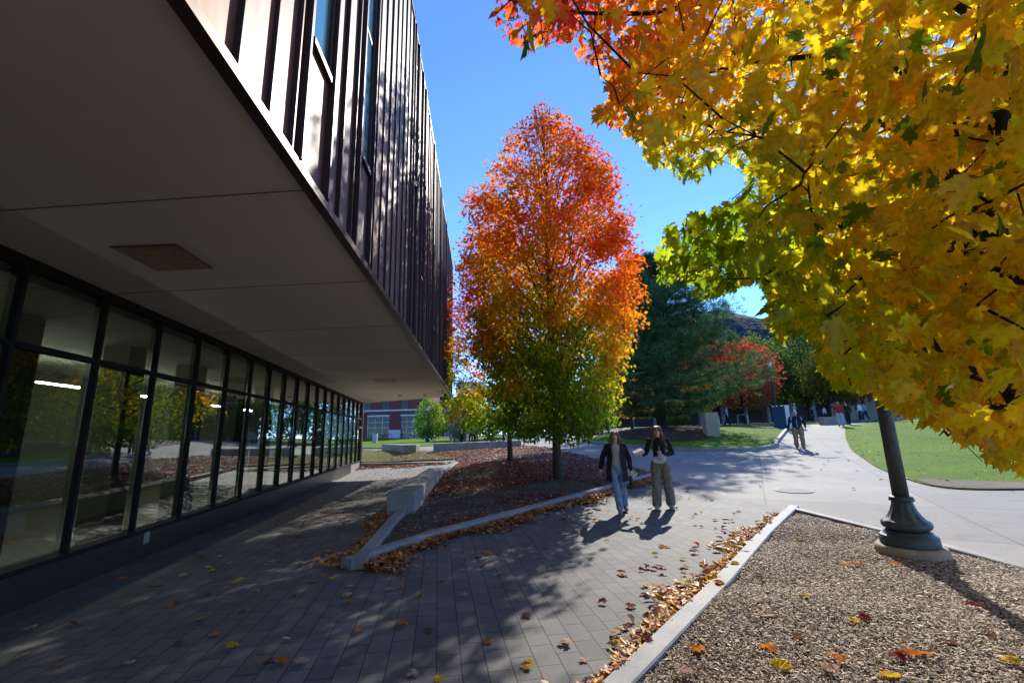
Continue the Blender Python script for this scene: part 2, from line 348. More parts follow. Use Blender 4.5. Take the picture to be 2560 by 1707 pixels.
sheet('paver_path', [(5.75, -12), (5.75, 9.6), (5.5, 10.0), (4.82, 13.25), (4.62, 15.3), (3.5, 14.5), (-1, 9.5), (-2.3, 9), (-2.6, 12), (-2.9, 23), (-3.4, 24.2), (-8.6, 26.0), (-8.8, 25), (-5.6, 6.4), (-4.2, -12)], .45, -.004, M_pav, kind='structure')
# door plaza, lighter concrete
sheet('pavement', [(-2.95, 22.6), (-3.4, 24.1), (-8.7, 25.9), (-8.4, 23.2), (-7.6, 18.6), (-2.85, 17.7)], .45, .0, M_cast, kind='structure')
bedz = lambda x, y: .045+.02*vnoise(np.c_[x, y, x*0], 2.2, 3)
sheet('mulch_bed', PK+PB+[(-3, 31), (-6, 28.6), (-3.2, 25.2)]+PL[::-1][:-1], .35, bedz, M_mulch, kind='structure')
RB = [(5.6, 9.6), (3.92, 7.55), (2.25, 5.37), (.58, 3.29), (-1.1, 1.15)]
sheet('mulch_bed', RB[:]+[(-1.2, -6), (5.7, -6), (5.72, 5.4), (5.7, 6.7)], .25, lambda x, y: .042+.018*vnoise(np.c_[x, y, x*0], 3.2, 5)+.012*vnoise(np.c_[x, y, x*0], 9, 6), M_mulch, kind='structure')
sheet('lawn', [(-8.9, 27), (-3.3, 25), (-2.6, 28.4), (.2, 33.4), (.2, 34), (-5.6, 29.4), (-8, 31), (-14, 37), (-14, 33)], .5, .05, M_drylawn, kind='structure')
LR = smooth_line([(24.5, 33.8), (22.7, 31.15), (19.6, 27), (17.2, 23.6), (15.39, 20.93), (13.4, 17.6), (12.22, 15.58), (11.25, 13.6), (10.6, 11.9), (10.9, 11.1), (12.6, 10.7), (16, 10.2), (24, 9.5), (40, 9)], 4)
sheet('lawn', LR+[(45, 9), (50, 30), (46, 40), (36, 40), (29.5, 37.6)], .7, .012, M_lawn, kind='structure')
IK = smooth_line([(5.1, 30.4), (5.5, 28.6), (6.6, 25.7), (8.27, 23.6), (10.19, 22.7), (11.58, 22.5), (13.3, 23.6), (14.6, 25.6), (16.6, 28.4), (18.6, 31.2)], 5)
ISL = IK+[(19, 33), (17.5, 34.5), (13, 36.5), (8.5, 36.5), (6.2, 34.5), (5.3, 32.5)]
sheet('lawn', ISL, .5, lambda x, y: .06+0*x, M_lawn, kind='structure')
sheet('mulch_bed', smooth_line([(7.2, 30), (8.4, 27.6), (10.5, 27), (12.3, 28.3), (13.2, 30.5), (13.6, 34), (11.5, 36.2), (8.6, 35.8), (7.2, 33), (7.2, 30)], 3)[:-1], .5, .10, soil_mat('pine_mulch', (.06, .028, .018), (.16, .08, .055)), kind='structure')
sheet('mulch_bed', [(7, 41), (14, 40), (20, 39), (30, 41), (44, 43), (44, 50), (30, 56), (8, 56)], 1.2, .02, soil_mat('leafy_soil', (.12, .08, .06), (.42, .34, .28)), kind='structure')
sheet('lawn', [(5.8, 38.4), (12, 38.2), (20, 37.2), (34, 41.5), (44, 45), (44, 48), (30, 43), (20, 40.2), (13, 41.5), (6, 42)], .9, .035, M_lawn, kind='structure')
sheet('lawn', [(-40, 38), (-13, 38.5), (-9.8, 36.5), (-7, 43), (-5.5, 49), (-8, 53.5), (1, 55), (3, 58), (0, 72), (-45, 72)], 1.2, .03, M_lawn, kind='structure')
kerb('kerb', IK, .17, .15, M_gran, side=1, kind='structure') if False else kerb('kerb', IK, .17, .15, M_gran, side=-1, kind='structure')
kerb('kerb', PK[:-1]+[(4.4, 14.76), (4.75, 15.25)], .19, .125, M_gran, side=1, kind='structure')
kerb('kerb', [(4.75, 15.25)]+PB, .15, .07, M_gran, side=1, kind='structure')
kerb('kerb', [(-2.18, 6.28), (-2.5, 9.1), (-2.58, 10.08)], .2, .13, M_gran, side=-1, kind='structure')
kerb('kerb', [(-2.72, 17.42), (-2.85, 19.2), (-3.0, 22.9)], .18, .12, M_gran, side=-1, kind='structure')
kerb('kerb', [(5.68, 9.78), (3.87, 7.6), (2.19, 5.4), (.516, 3.31), (-1.2, 1.12)], .18, .075, M_gran, side=1, kind='structure')
kerb('kerb', [(5.66, 9.62), (5.90, 6.8), (5.86, 5.4), (5.8, -6)], .15, .07, M_gran, side=-1, kind='structure')
kerb('kerb', [(-40, 37.4), (-14, 37.6), (-10.0, 36.0)], .2, .1, M_gran, side=1, kind='structure')
sheet('bare_soil', smooth_line([(11.1, 12.9), (11.9, 12.4), (12.6, 11.7), (13.6, 11.2), (15.5, 10.9), (18, 10.8), (15.8, 10.25), (12.6, 10.72), (10.95, 11.12), (10.62, 11.9), (11.1, 12.9)], 3)[:-1], .3, .028, M_dirt, kind='structure')
# ================================================================== near building
A4 = math.radians(-4.5)
def fr(az, d):  # frame: u along the wall, n outwards (towards the path); wall at distance d left of the camera axis
    u = Vector((math.sin(az), math.cos(az), 0)); n = Vector((math.cos(az), -math.sin(az), 0)); o = -n*d
    return Matrix(((u.x, n.x, 0, o.x), (u.y, n.y, 0, o.y), (0, 0, 1, 0), (0, 0, 0, 1)))
MG = fr(AZB, 4.4); MF = fr(A4, 1.34)
SOF = 3.68; TOP = 10.8; SILL = .42; TRAN = 2.74
pA = MF@Vector((23.5, 0, 0)); pB = MG@Vector((27.5, 0, 0)); dAB = (pB-pA).normalized()
bld = empty('campus_building', (-9, 10, 0), label='modern building with dark bronze ribbed upper storeys overhanging a long glass ground floor', cat='building')
M_soff = None
m, t, out = newmat('soffit_plaster'); o_ = coords(t)
c_ = ramp(t, noise(t, o_, .5, 5, .6), [(.3, (.72, .66, .57)), (.7, (.80, .745, .655))]); c_ = mixc(t, .25, c_, ramp(t, noise(t, o_, 160, 3, .7), [(.3, (.6, .6, .6)), (.6, (1, 1, 1))]), 'MULTIPLY')
princ(t, out, c_, .8, 0, .3, bump(t, noise(t, o_, 120, 3, .7), .15, .003)); M_soff = m
def bronze(name, base, rough, metal=.9):
    m, t, out = newmat(name); v = coords(t, (1, 1, .18)); o = coords(t)
    c = ramp(t, noise(t, v, 1.6, 6, .6), [(.25, tuple(k*.72 for k in base)), (.55, base), (.8, tuple(k*1.35 for k in base))])
    st = ramp(t, noise(t, coords(t, (1, 1, .10)), 1.1, 3, .5), [(.56, (1, 1, 1)), (.72, (1.25, .88, .55))])
    c = mixc(t, .8, c, st, 'MULTIPLY')
    r = N(t, 'ShaderNodeMapRange'); L(t, noise(t, v, 5, 5, .7), r.inputs[0]); r.inputs[3].default_value = rough-.10; r.inputs[4].default_value = rough+.12
    princ(t, out, c, r.outputs[0], metal, .5, bump(t, noise(t, coords(t, (1, 1, .3)), 1.5, 3, .5), .25, .03)); return m
M_panel = bronze('bronze_panel', (.150, .118, .105), .56, .5); M_fin = bronze('bronze_fin', (.075, .05, .045), .45, .6)
M_frame = mat('window_frame_dark', (.014, .011, .010), .75, .0, amt=.2, spec=.2)
M_glass = glassmat('curtain_glass', (.66, .74, .69), 1.0, 2.1, .0, .02)
M_blue = glassmat('upper_glass', (.05, .09, .10), .95, 3.2, .02, .03)
far_l = pB+dAB*9; near = -14.0
pN = MF@Vector((near, 0, 0)); gN = pN+Vector((-22, 0, 0))
ring = [(pN.x, pN.y), (pA.x, pA.y), (pB.x, pB.y), (far_l.x, far_l.y), (-20, 30), (gN.x, gN.y)]
MB().prism(ring, SOF, SOF+.022).build('soffit', M_soff, bld)
MB().prism([((MF@Vector((near, -.12, 0))).x, (MF@Vector((near, -.12, 0))).y), ((MF@Vector((23.38, -.12, 0))).x, (MF@Vector((23.38, -.12, 0))).y), (pB.x, pB.y-.3), (far_l.x, far_l.y-.3), (-20, 29.7), (gN.x, gN.y)], SOF+.024, TOP-.15).build('wall', mat('panel_backing', (.09, .08, .075), .6), bld)
# soffit joints, vents and lights
for s_ in (3.3, 5.5, 7.9, 10.4, 13, 15.8, 18.6, 21.2):
    a = Vector((-1.4-.08*s_, s_, 0)); b = Vector((-4.45-.17*s_, s_+.25, 0))
    j = MB().box(b.x, a.x, 0, .012, SOF-.003, SOF+.02, M=Matrix(((1, 0, 0, 0), ((a.y-b.y)/(a.x-b.x), 1, 0, a.y-a.x*(a.y-b.y)/(a.x-b.x)), (0, 0, 1, 0), (0, 0, 0, 1)))); j.build('soffit_joint', mat('joint_dark', (.10, .085, .07), .9), bld)
M_vent = mat('access_panel_tan', (.34, .22, .11), .55, nsc=14, amt=.35)
for k, cs in enumerate([[(-4.11, 4.29), (-3.45, 4.27), (-3.51, 4.9), (-4.16, 4.94)], [(-4.9, 15.6), (-4.2, 15.6), (-4.3, 16.4), (-5.0, 16.4)]]):
    v = MB().prism(cs, SOF-.018, SOF+.01).build('soffit_access_panel', M_vent, bld)
    cx = sum(p[0] for p in cs)/4; cy = sum(p[1] for p in cs)/4
    MB().prism([(cx+(p[0]-cx)*1.06, cy+(p[1]-cy)*1.06) for p in cs], SOF-.012, SOF+.012).build('trim', mat('vent_trim', (.2, .15, .1), .5, .3), v)
for (x, y) in ((-5.6, 22.0), (-4.4, 22.2)): MB().lathe([(.09, SOF-.03), (.09, SOF+.01)], (x, y, 0), 14).build('recessed_light', M_frame, bld)
# edge angle under the cladding
e = MB(); e.box(near, 23.5, -.05, .035, SOF-.045, SOF+.03, M=MF); e.build('edge_trim', M_fin, bld)
# cladding panels: individual, slightly uneven
fins = []; s_ = -5.2
wins = [(3.13, 3.62, 4.93, 8.2), (4.63, 5.12, 4.93, 9.6), (8.55, 9.0, 7.1, 10.0), (9.9, 10.4, 5.4, 8.0), (12.8, 13.4, 4.9, 7.6), (15.2, 15.8, 6.4, 9.6), (18.3, 18.9, 4.9, 8.6), (-1.3, -.6, 4.93, 9)]
base_f = [2.21, 2.61, 2.94, 3.07, 3.66, 4.02, 4.42, 4.58, 5.17, 5.44, 5.82, 6.21, 6.63, 7.02, 7.45, 7.9, 8.3, 8.5, 9.05, 9.35, 9.86]
s = 1.8
while s > -6: base_f.append(s); s -= .405
s = 10.45
while s < 23.3: base_f.append(s); s += RNG.uniform(.36, .5)
base_f = sorted(base_f)
pn = MB()
pzs = {}
for i in range(len(base_f)-1):
    a, b = base_f[i], base_f[i+1]
    w = [w for w in wins if w[0]-.05 <= (a+b)/2 <= w[1]+.05]
    cuts = sorted([SOF+.035]+[float(z) for z in ((4.02, 6.4, 9.0) if i % 3 == 0 else (4.52, 7.2, 9.4) if i % 3 == 1 else (5.7, 8.1))]+[TOP-.06])
    tone = RNG.uniform(-.012, .012)
    for q in range(len(cuts)-1):
        z0, z1 = cuts[q]+.004, cuts[q+1]-.004
        segs = [(z0, z1)]
        if w:
            wz0, wz1 = w[0][2], w[0][3]; segs = []
            if z0 < wz0: segs.append((z0, min(z1, wz0)))
            if z1 > wz1: segs.append((max(z0, wz1), z1))
        for (c0, c1) in segs:
            if c1-c0 > .02:
                tl = RNG.uniform(-.0015, .0015)
                vs = [MF@Vector((x, yy, z)) for (x, yy, z) in ((a+.004, -.012, c0), (b-.004, -.012+tl, c0), (b-.004, -.012+tl+RNG.uniform(-.0015, .0015), c1), (a+.004, -.012, c1), (a+.004, -.10, c0), (b-.004, -.10, c0), (b-.004, -.10, c1), (a+.004, -.10, c1))]
                pn.add(vs, [(0, 1, 2, 3), (4, 7, 6, 5), (0, 4, 5, 1), (3, 2, 6, 7), (0, 3, 7, 4), (1, 5, 6, 2)])
pn.build('cladding', M_panel, bld)
nf = 0
for i, f in enumerate(base_f):
    deep = any(abs(f-w[0]) < .12 or abs(f-w[1]) < .12 for w in wins)
    d = .05 if deep else float(RNG.choice([.014, .020, .03])); wd = .03 if deep else .018
    z0 = SOF+.04; z1 = TOP+float(RNG.choice([0, .05, .12, 0]))
    inw = [w for w in wins if w[0]+.12 < f < w[1]-.12]
    if deep: z0 += .0
    if inw: z1 = inw[0][2]-.02
    mb = MB(); mb.box(f-wd/2, f+wd/2, -.05, d, z0, z1, M=MF)
    if deep: mb.box(f+wd/2+.012, f+wd/2+.05, -.05, d-.02, z0, z1-.03, M=MF)
    mb.build('fin', M_fin, bld, bevel=0)
for (a, b, z0, z1) in wins:
    wf = MB(); wf.box(a+.05, b, -.09, .03, z0-.06, z0, M=MF); wf.box(a+.03, a+.06, -.09, .012, z0-.05, z1+.05, M=MF); wf.box(b-.03, b, -.09, .012, z0-.05, z1+.05, M=MF); wf.box(a+.05, b, -.09, .0, z1, z1+.05, M=MF)
    zz = z0+1.82
    if zz < z1: wf.box(a+.05, b, -.09, -.01, zz-.03, zz+.03, M=MF)
    wo_ = wf.build('upper_window', M_fin, bld)
    MB().box(a+.02, b-.02, -.04, -.02, z0, z1, M=MF).build('pane', mat('upper_pane', (.11, .33, .42), .08, .35, nsc=1, amt=.1, spec=1.0), wo_)  # teal base colour stands in for reflected sky
cp = MB(); cp.box(near, 23.5, -.25, .02, TOP-.06, TOP, M=MF); cp.build('parapet_cap', M_fin, bld)
# end wall of the upper block
eb = MB(); q0 = MF@Vector((23.42, -.06, 0))
k = 0
for k in range(30):
    p = Vector((pA.x, pA.y, 0))+dAB*(.1+k*.5); eb.tube([(p.x, p.y, SOF+.1), (p.x, p.y, TOP)], .03, 4)
eb.build('end_cladding', M_fin, bld)
# ground floor
pl = MB(); pl.box(-8, 24.4, -.35, .03, -.2, SILL-.06, M=MG); pl.build('plinth', mat('plinth_granite', (.026, .017, .014), .45, nsc=9, amt=.3, spec=.5), bld)
pl = MB(); pl.box(24.4, 26.9, -.35, .03, -.2, SILL-.06, M=MG); pl.build('plinth', mat('plinth_sunlit_pink', (.34, .27, .25), .6, nsc=9, amt=.15), bld)  # far end of the pinkish stone, sunlight put into its paler colour
so_ = MB(); so_.box(-8, 27.5, -.22, .05, SILL-.06, SILL, M=MG); so_.build('sill', M_frame, bld)
h = MB(); h.box(-8, 27.5, -.2, .03, SOF-.1, SOF-.004, M=MG); h.build('head_frame', M_frame, bld)
ms = [5.3+1.21*k for k in range(-10, 19)]
for s in ms:
    if s < 27.4: MB().box(s-.026, s+.026, -.05, .02, SILL, SOF-.1, M=MG).build('mullion', M_frame, bld)
for i in range(len(ms)-1):
    a, b = ms[i]+.03, ms[i+1]-.03
    if a > 27: break
    w = empty_w = MB().box(a, b, -.10, .02, TRAN-.03, TRAN+.03, M=MG).build('window', M_frame, bld)
    MB().box(a, b, -.055, -.045, SILL, TRAN-.03, M=MG).build('pane', M_glass, w)
    MB().box(a, b, -.055, -.045, TRAN+.03, SOF-.1, M=MG).build('pane', M_glass, w)
dr = MB()
dr.box(27.2, 27.35, -.2, .07, -.1, SOF-.1, M=MG); dr.box(26.2, 27.3, .0, .06, 2.2, 2.3, M=MG); d_ = dr.build('door_post', mat('door_metal', (.2, .15, .12), .4, .6), bld)
rt = MB(); q = pB; rt.add([(q.x, q.y, 0), (far_l.x, far_l.y, 0), (far_l.x, far_l.y, SOF), (q.x, q.y, SOF)], [(0, 1, 2, 3)]); rt.build('side_glass', M_glass, bld)
MB().box(7.95, 8.07, .03, .045, .2, .36, M=MG).build('outlet_cover', mat('outlet_steel', (.45, .45, .44), .4, .6), bld)
# interior
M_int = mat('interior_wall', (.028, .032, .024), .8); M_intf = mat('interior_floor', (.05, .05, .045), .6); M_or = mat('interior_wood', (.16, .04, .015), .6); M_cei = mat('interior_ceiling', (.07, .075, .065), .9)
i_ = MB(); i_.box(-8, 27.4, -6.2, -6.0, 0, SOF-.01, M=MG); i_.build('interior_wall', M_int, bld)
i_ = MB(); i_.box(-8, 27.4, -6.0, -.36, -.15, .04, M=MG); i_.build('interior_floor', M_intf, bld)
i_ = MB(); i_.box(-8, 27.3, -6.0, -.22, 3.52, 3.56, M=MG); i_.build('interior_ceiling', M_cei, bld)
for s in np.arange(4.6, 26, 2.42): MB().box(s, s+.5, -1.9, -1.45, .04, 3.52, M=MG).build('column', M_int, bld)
for s in (4.3, 6.9, 9.6): MB().box(s, s+.9, -5.9, -5.7, .04, 2.4, M=MG).build('door_panel', M_or, bld)
M_strip = emis('strip_light', (1, .88, .72), 85)
for s in np.arange(5.6, 26, 2.42): MB().box(s, s+1.1, -3.7, -3.665, 2.94, 2.97, M=MG).build('light_strip', M_strip, bld)
# security camera under the corner
sc_ = empty('security_camera', (-3.35, 21.9, SOF), label='small dark security camera bracketed under the far corner of the soffit', cat='security camera')
MB().lathe([(.06, 3.60), (.06, SOF-.003)], (-3.35, 21.9, 0), 12).build('mount', M_frame, sc_)
MB().tube([(-3.35, 21.9, 3.6), (-3.3, 21.6, 3.45)], .025).build('bracket', M_frame, sc_)
mb = MB(); mb.box(-3.52, -3.1, 21.3, 21.7, 3.34, 3.5); mb.build('housing', mat('camera_housing', (.12, .10, .08), .4), sc_, bevel=.02)
# ================================================================== stone blocks and walls
def wall_block(name, pts, top, label, cat, m=M_cast, group=None, zb=-.25):
    mb = MB(); mb.prism(pts, lambda x, y: g(x, y)+zb, top); cx = sum(p[0] for p in pts)/len(pts); cy = sum(p[1] for p in pts)/len(pts)
    return link(name, mb.mesh(), m, loc=(cx, cy, g(cx, cy)), label=label, category=cat) if False else tag(bevelled(link(name, mb.mesh(), m, loc=(cx, cy, g(cx, cy)))), label, cat, group)
def bevelled(o, w=.012):
    b = o.modifiers.new('b', 'BEVEL'); b.width = w; b.segments = 2; b.limit_method = 'ANGLE'; return o
wall_block('stone_bench', [(-2.8, 10.1), (-2.2, 10.12), (-2.69, 17.4), (-3.3, 17.4)], .49, 'long grey concrete bench block between the glass building and the tree bed', 'bench')
wall_block('low_wall', [(-8.7, 25.9), (-3.2, 24.15), (-3.15, 24.4), (-8.7, 26.2)], lambda x, y: max(.27, g(x, y)*.3+.22), 'low dark kerb wall closing off the paved door area, leaves at its foot', 'wall')
wall_block('low_wall', [(-9.9, 33.9), (-7.0, 28.9), (-6.25, 28.9), (-6.25, 30.2), (-9.3, 34.6)], 1.16, 'short low concrete seat wall left of the gap, beside the dry grass', 'wall')
wall_block('low_wall', [(-5.1, 28.6), (-2.5, 30.5), (.5, 33.8), (.2, 34.3), (-2.7, 31.1), (-5.1, 29.2)], 1.2, 'long low concrete seat wall right of the gap, behind the leafy bed', 'wall')
# ================================================================== sign stones
wall_block('stone_pillar', [(12.2, 28.8), (13.0, 28.7), (13.1, 29.35), (12.25, 29.4)], 2.72, 'tan square stone pillar standing on the lawn right of the pine', 'stone pillar', mat('tan_stone', (.42, .32, .22), .85, nsc=5, amt=.15))
kio = empty('sign_kiosk', (20.0, 33.7, g(20, 33.7)), label='blue sign slab with a pale edge panel at the bend of the path', cat='sign')
mb = MB(); mb.prism([(19.62, 34.2), (19.86, 33.0), (20.2, 33.25), (20.0, 34.6)], 1.4, 3.24); mb.build('slab', mat('kiosk_blue', (.012, .09, .24), .45, nsc=3, amt=.15), kio, bevel=.01)
mb = MB(); mb.prism([(19.88, 32.98), (20.42, 33.35), (20.40, 33.42), (19.85, 33.04)], 1.4, 3.26); mb.build('edge_panel', mat('kiosk_white', (.55, .56, .58), .5, nsc=18, amt=.25, stretch=(1, 1, 6)), kio)
# manholes
def manhole(x, y, r, label):
    mb = MB(); n = 40; z = g(x, y)+.004
    e_ = empty('manhole_cover', (x, y, z), label=label, cat='manhole cover')
    mb.lathe([(r, 0.001), (r, .008), (r*.93, .008), (r*.93, .003)], (x, y, z), n); mb.build('rim', mat('galvanised', (.27, .27, .26), .7, .0), e_)
    mb = MB()
    for k in range(-7, 8):
        q = k/7.6*r*.93; hlf = math.sqrt(max(.0001, (r*.93)**2-q*q)); mb.box(x+q-.011, x+q+.011, y-hlf, y+hlf, z+.004, z+.007); mb.box(x-hlf, x+hlf, y+q-.011, y+q+.011, z+.0045, z+.0075)
    mb.build('grate', mat('galvanised', (.27, .27, .26), .7, .0), e_)
    MB().lathe([(r*.9, .0015), (r*.9, .003)], (x, y, z), n).build('pit_shade', mat('pit_shade', (.03, .03, .03), .9), e_)  # flat dark disc, painted shade of the hollow below the bars
    for o in [o for o in bpy.data.objects if o.parent == e_]:
        for v in o.data.vertices: v.co.z += g(x+v.co.x, y+v.co.y)-g(x, y)-.006
manhole(7.16, 12.0, .43, 'round galvanised grate in the concrete, nearest the paver corner'); manhole(13.0, 19.2, .45, 'far round pale cover in the concrete near the man in navy')
# ================================================================== lamps
M_iron = mat('lamp_iron', (.060, .072, .072), .5, .35, nsc=12, amt=.35, bst=.3, bsc=60, spec=.5); M_lamp2 = mat('lamp_black', (.02, .025, .03), .45, .3)
M_lglass = mat('lamp_globe', (.75, .77, .78), .25, spec=.6)
def lamp(x, y, H, label, sc=1, lod=0, z=None):
    z = g(x, y) if z is None else z; n = 40 if lod == 0 else 14; m = M_iron if lod == 0 else M_lamp2
    e_ = empty('street_lamp', (x, y, z), label=label, cat='street lamp', group='pedestrian street lamps')
    if lod == 0:
        MB().lathe([(.37, -.1), (.375, .10), (.355, .135), (.30, .14)], (x, y, z), 36).build('footing', mat('footing_concrete', (.34, .27, .18), .8, nsc=6, bst=.4), e_, smooth=False, bevel=.01)
    MB().lathe([(.30, .13), (.305, .16), (.30, .25), (.285, .262), (.255, .27), (.25, .30), (.22, .315), (.19, .33)] if lod == 0 else [(.28, 0), (.26, .3), (.2, .33)], (x, y, z), n).build('pedestal', m, e_, smooth=lod == 0)
    fl = (lambda q, zz: 1+(.035*math.cos(q*10) if zz > .43 else 0)) if lod == 0 else None
    MB().lathe([(.20, .32), (.245, .345), (.262, .375), (.258, .41), (.235, .435), (.20, .455), (.165, .50), (.135, .56), (.115, .62), (.105, .665), (.10, .675)], (x, y, z), n*2 if lod == 0 else n, fl).build('bell_base', m, e_, smooth=True)
    MB().lathe([(.10, .67), (.132, .675), (.137, .69), (.125, .70), (.13, .712), (.122, .725), (.09, .735)], (x, y, z), n).build('collar', m, e_, smooth=True)
    fp = (lambda q, zz: 1+.045*abs(math.cos(q*8))-.02) if lod == 0 else None
    MB().lathe([(.086, .72), (.082, 1.4), (.074, H-.9), (.07, H-.62)], (x, y, z), 96 if lod == 0 else 10, fp).build('pole', m, e_, smooth=True)
    hd = MB().lathe([(.07, H-.64), (.10, H-.6), (.06, H-.56), (.12, H-.5), (.13, H-.46), (.09, H-.44)], (x, y, z), n).build('capital', m, e_, smooth=True)
    MB().lathe([(.10, H-.44), (.17, H-.2), (.19, H-.06), (.17, H-.04)], (x, y, z), 12).build('lantern', M_lglass, e_, smooth=True)
    MB().lathe([(.215, H-.06), (.2, H-.02), (.1, H+.06), (.03, H+.1), (.02, H+.2), (.004, H+.22)], (x, y, z), n).build('lantern_cap', m, e_, smooth=True)
lamp(5.03, 6.12, 4.0, 'large dark fluted lamp post standing in the wood chip bed, nearest of all lamps', z=.03)
lamp(-10.5, 54.9, 4.2, 'black lamp post on the far lawn in front of the brick building', lod=1)
lamp(-.85, 35.9, 4.2, 'black lamp whose base shows behind the low seat wall under the orange tree', lod=1)
lamp(20.74, 35.6, 5.2, 'tall black lamp post behind the blue sign slab', lod=1)
# ================================================================== trees
M_bark = mat('bark', (.085, .065, .05), .9, nsc=8, amt=.4, bst=.8, bsc=30, stretch=(1, 1, .25)); M_barkd = mat('bark_dark', (.035, .026, .022), .9, nsc=8, amt=.4, bst=.8, bsc=30, stretch=(1, 1, .3))
M_leaf = attrmat('maple_leaf', trans=.74, gloss=.015, tcol=2.2, sat=1.12); M_leaf2 = attrmat('tree_leaf', trans=.62, gloss=.015, tcol=1.8, sat=1.15); M_needle = attrmat('needles', trans=.35, gloss=.03, tcol=1.4)
T_far = leaf_template(_simp); T_tiny = leaf_template(_tiny); T_near = leaf_template(_half, .34, .42)
def limb(mb, a, b, r0, r1, sag=.1, n=5, k=6, wig=.06):
    a = Vector(a); b = Vector(b); Ln = (b-a).length; pts = []; rs = []
    for i in range(n+1):
        t = i/n; p = a.lerp(b, t)+Vector((0, 0, -sag*Ln*math.sin(t*PI)))
        if 0 < i < n: p += Vector(RNG.normal(0, wig, 3))*Ln*.3
        pts.append(p); rs.append(r0+(r1-r0)*t)
    mb.tube(pts, rs, k, True); return pts
def tree(name, label, x, y, prof, nleaf, lsize, colf, cat='tree', tr=.14, crown0=None, bark=None, tmpl=None, shell=.5, clump=.3, nclump=260, lean=(0, 0), group=None, twigs=60, lm=None, dens_top=1.0, holes=0.0, trunk_top=.93, sq=(1, 1)):
    """prof: [(z, radius)...] world heights above the base"""
    z = g(x, y); e_ = empty(name, (x, y, z), label=label, cat=cat, group=group)
    zs = [p[0] for p in prof]; rs = [p[1] for p in prof]; top = zs[-1]
    R = lambda h: np.interp(h, zs, rs)
    mb = MB(); pts = [(x+lean[0]*t, y+lean[1]*t, z-.15+(top*trunk_top+.15)*t) for t in np.linspace(0, 1, 9)]
    pts = [(p[0]+(RNG.normal(0, .03) if 0 < i else 0), p[1], p[2]) for i, p in enumerate(pts)]
    mb.tube(pts, [tr*1.25]+[tr*(1-.86*t) for t in np.linspace(0.05, 1, 8)], 12)
    mb.build('trunk', bark or M_bark, e_, smooth=True)
    mb = MB()
    c0 = crown0 if crown0 is not None else zs[0]
    for i in range(twigs):
        h0 = c0*.85+(top*.9-c0*.85)*(i+RNG.random())/twigs; a = i*2.4+RNG.normal(0, .3); up = RNG.uniform(.6, 1.4)
        h1 = min(h0+up*(top*.18), top*.97); rr = float(R(h1))*RNG.uniform(.7, 1.02)
        ax, ay = x+lean[0]*h0/top, y+lean[1]*h0/top
        p = limb(mb, (ax, ay, z+h0), (x+lean[0]*h1/top+rr*math.cos(a)*sq[0], y+lean[1]*h1/top+rr*math.sin(a)*sq[1], z+h1), max(.012, tr*.34*(1-h0/top)+.01), .006, sag=.06, n=4, k=5)
        for q in (1, 2, 3, 3):
            c = Vector(p[q]); d = Vector((math.cos(a+RNG.normal(0, .9)), math.sin(a+RNG.normal(0, .9)), RNG.uniform(.2, 1.3))).normalized(); limb(mb, c, c+d*rr*.45, .012, .004, 0, 3, 4)
    mb.build('branches', bark or M_bark, e_, smooth=True)
    # clumped leaf positions
    h = RNG.uniform(zs[0], top, nclump*6); w = np.array(R(h)); keep = RNG.random(len(h)) < (w/w.max())**1.3*np.where(h > top*.72, dens_top, 1); h = h[keep][:nclump]; w = w[keep][:nclump]
    a = RNG.uniform(0, 2*PI, len(h)); u = RNG.random(len(h)); rad = w*(shell+(1-shell)*u**.5)*np.where(RNG.random(len(h)) < .12, 1.12, 1.0)*RNG.uniform(.82, 1.06, len(h))
    rad = np.where(RNG.random(len(h)) < .25, w*RNG.random(len(h)), rad)
    Cc = np.stack([x+lean[0]*h/top+rad*np.cos(a)*sq[0], y+lean[1]*h/top+rad*np.sin(a)*sq[1], z+h], 1)
    if holes: 
        kk = vnoise(Cc, 1.1, 9) > -1+holes; Cc = Cc[kk]
    idx = RNG.integers(0, len(Cc), nleaf); pos = Cc[idx]+rnd(nleaf, 1)*clump*np.array([1, 1, .75])
    rel = (pos[:, 2]-z)/top; out = pos-np.array([x, y, z+top*.45]); out = unit(out)
    hh = pos[:, 2]-z; rr = np.hypot(pos[:, 0]-x-lean[0]*rel, pos[:, 1]-y-lean[1]*rel); ok = (rr < np.array(R(hh))*1.16+.1) & (hh > zs[0]-.25); pos = pos[ok]; rel = rel[ok]; out = out[ok]; n = len(pos)
    col = colf(pos, rel, Cc[idx[ok]])
    tip = out*.7+rnd(n, .5)+np.array([0, 0, -.55]); nrm = rnd(n, .55)+np.array([0, 0, .7])+out*.4
    cloud('crown', tmpl or T_far, pos, RNG.uniform(.6, 1.25, n)*lsize, tip, nrm, col, lm or M_leaf2, e_)
    return e_
RED = (.42, .035, .02); ORR = (.60, .10, .015); ORG = (.72, .24, .02); YEL = (.75, .42, .03); LIM = (.32, .36, .02); GRN = (.10, .19, .015); DGR = (.07, .14, .012); BRN = (.20, .08, .035)
def col_orange(P, rel, Cc):
    side = (P[:, 0]-1.3)/3.; rr_ = np.hypot(P[:, 0]-1.3, P[:, 1]-14.2)/3.; t = rel*.86-.03+.16*rr_+.13*vnoise(P, 1.1, 2)+.10*vnoise(Cc, 2.5, 4)+.16*np.clip(side, -.3, 1)-.02
    return palette([(0, (.15, .25, .012)), (.2, (.27, .36, .014)), (.29, (.44, .44, .02)), (.38, (.74, .46, .02)), (.50, (.80, .34, .02)), (.68, (.76, .21, .015)), (.85, (.62, .12, .015)), (1.1, (.50, .09, .02))], t, .075)
orange_prof = [(1.3, .9), (1.65, 1.65), (2.7, 2.15), (4.1, 2.5), (5.55, 2.85), (7.05, 2.95), (8.6, 2.7), (9.9, 2.25), (11.1, 1.6), (11.9, 1.0), (12.7, .5), (13.5, .12)]
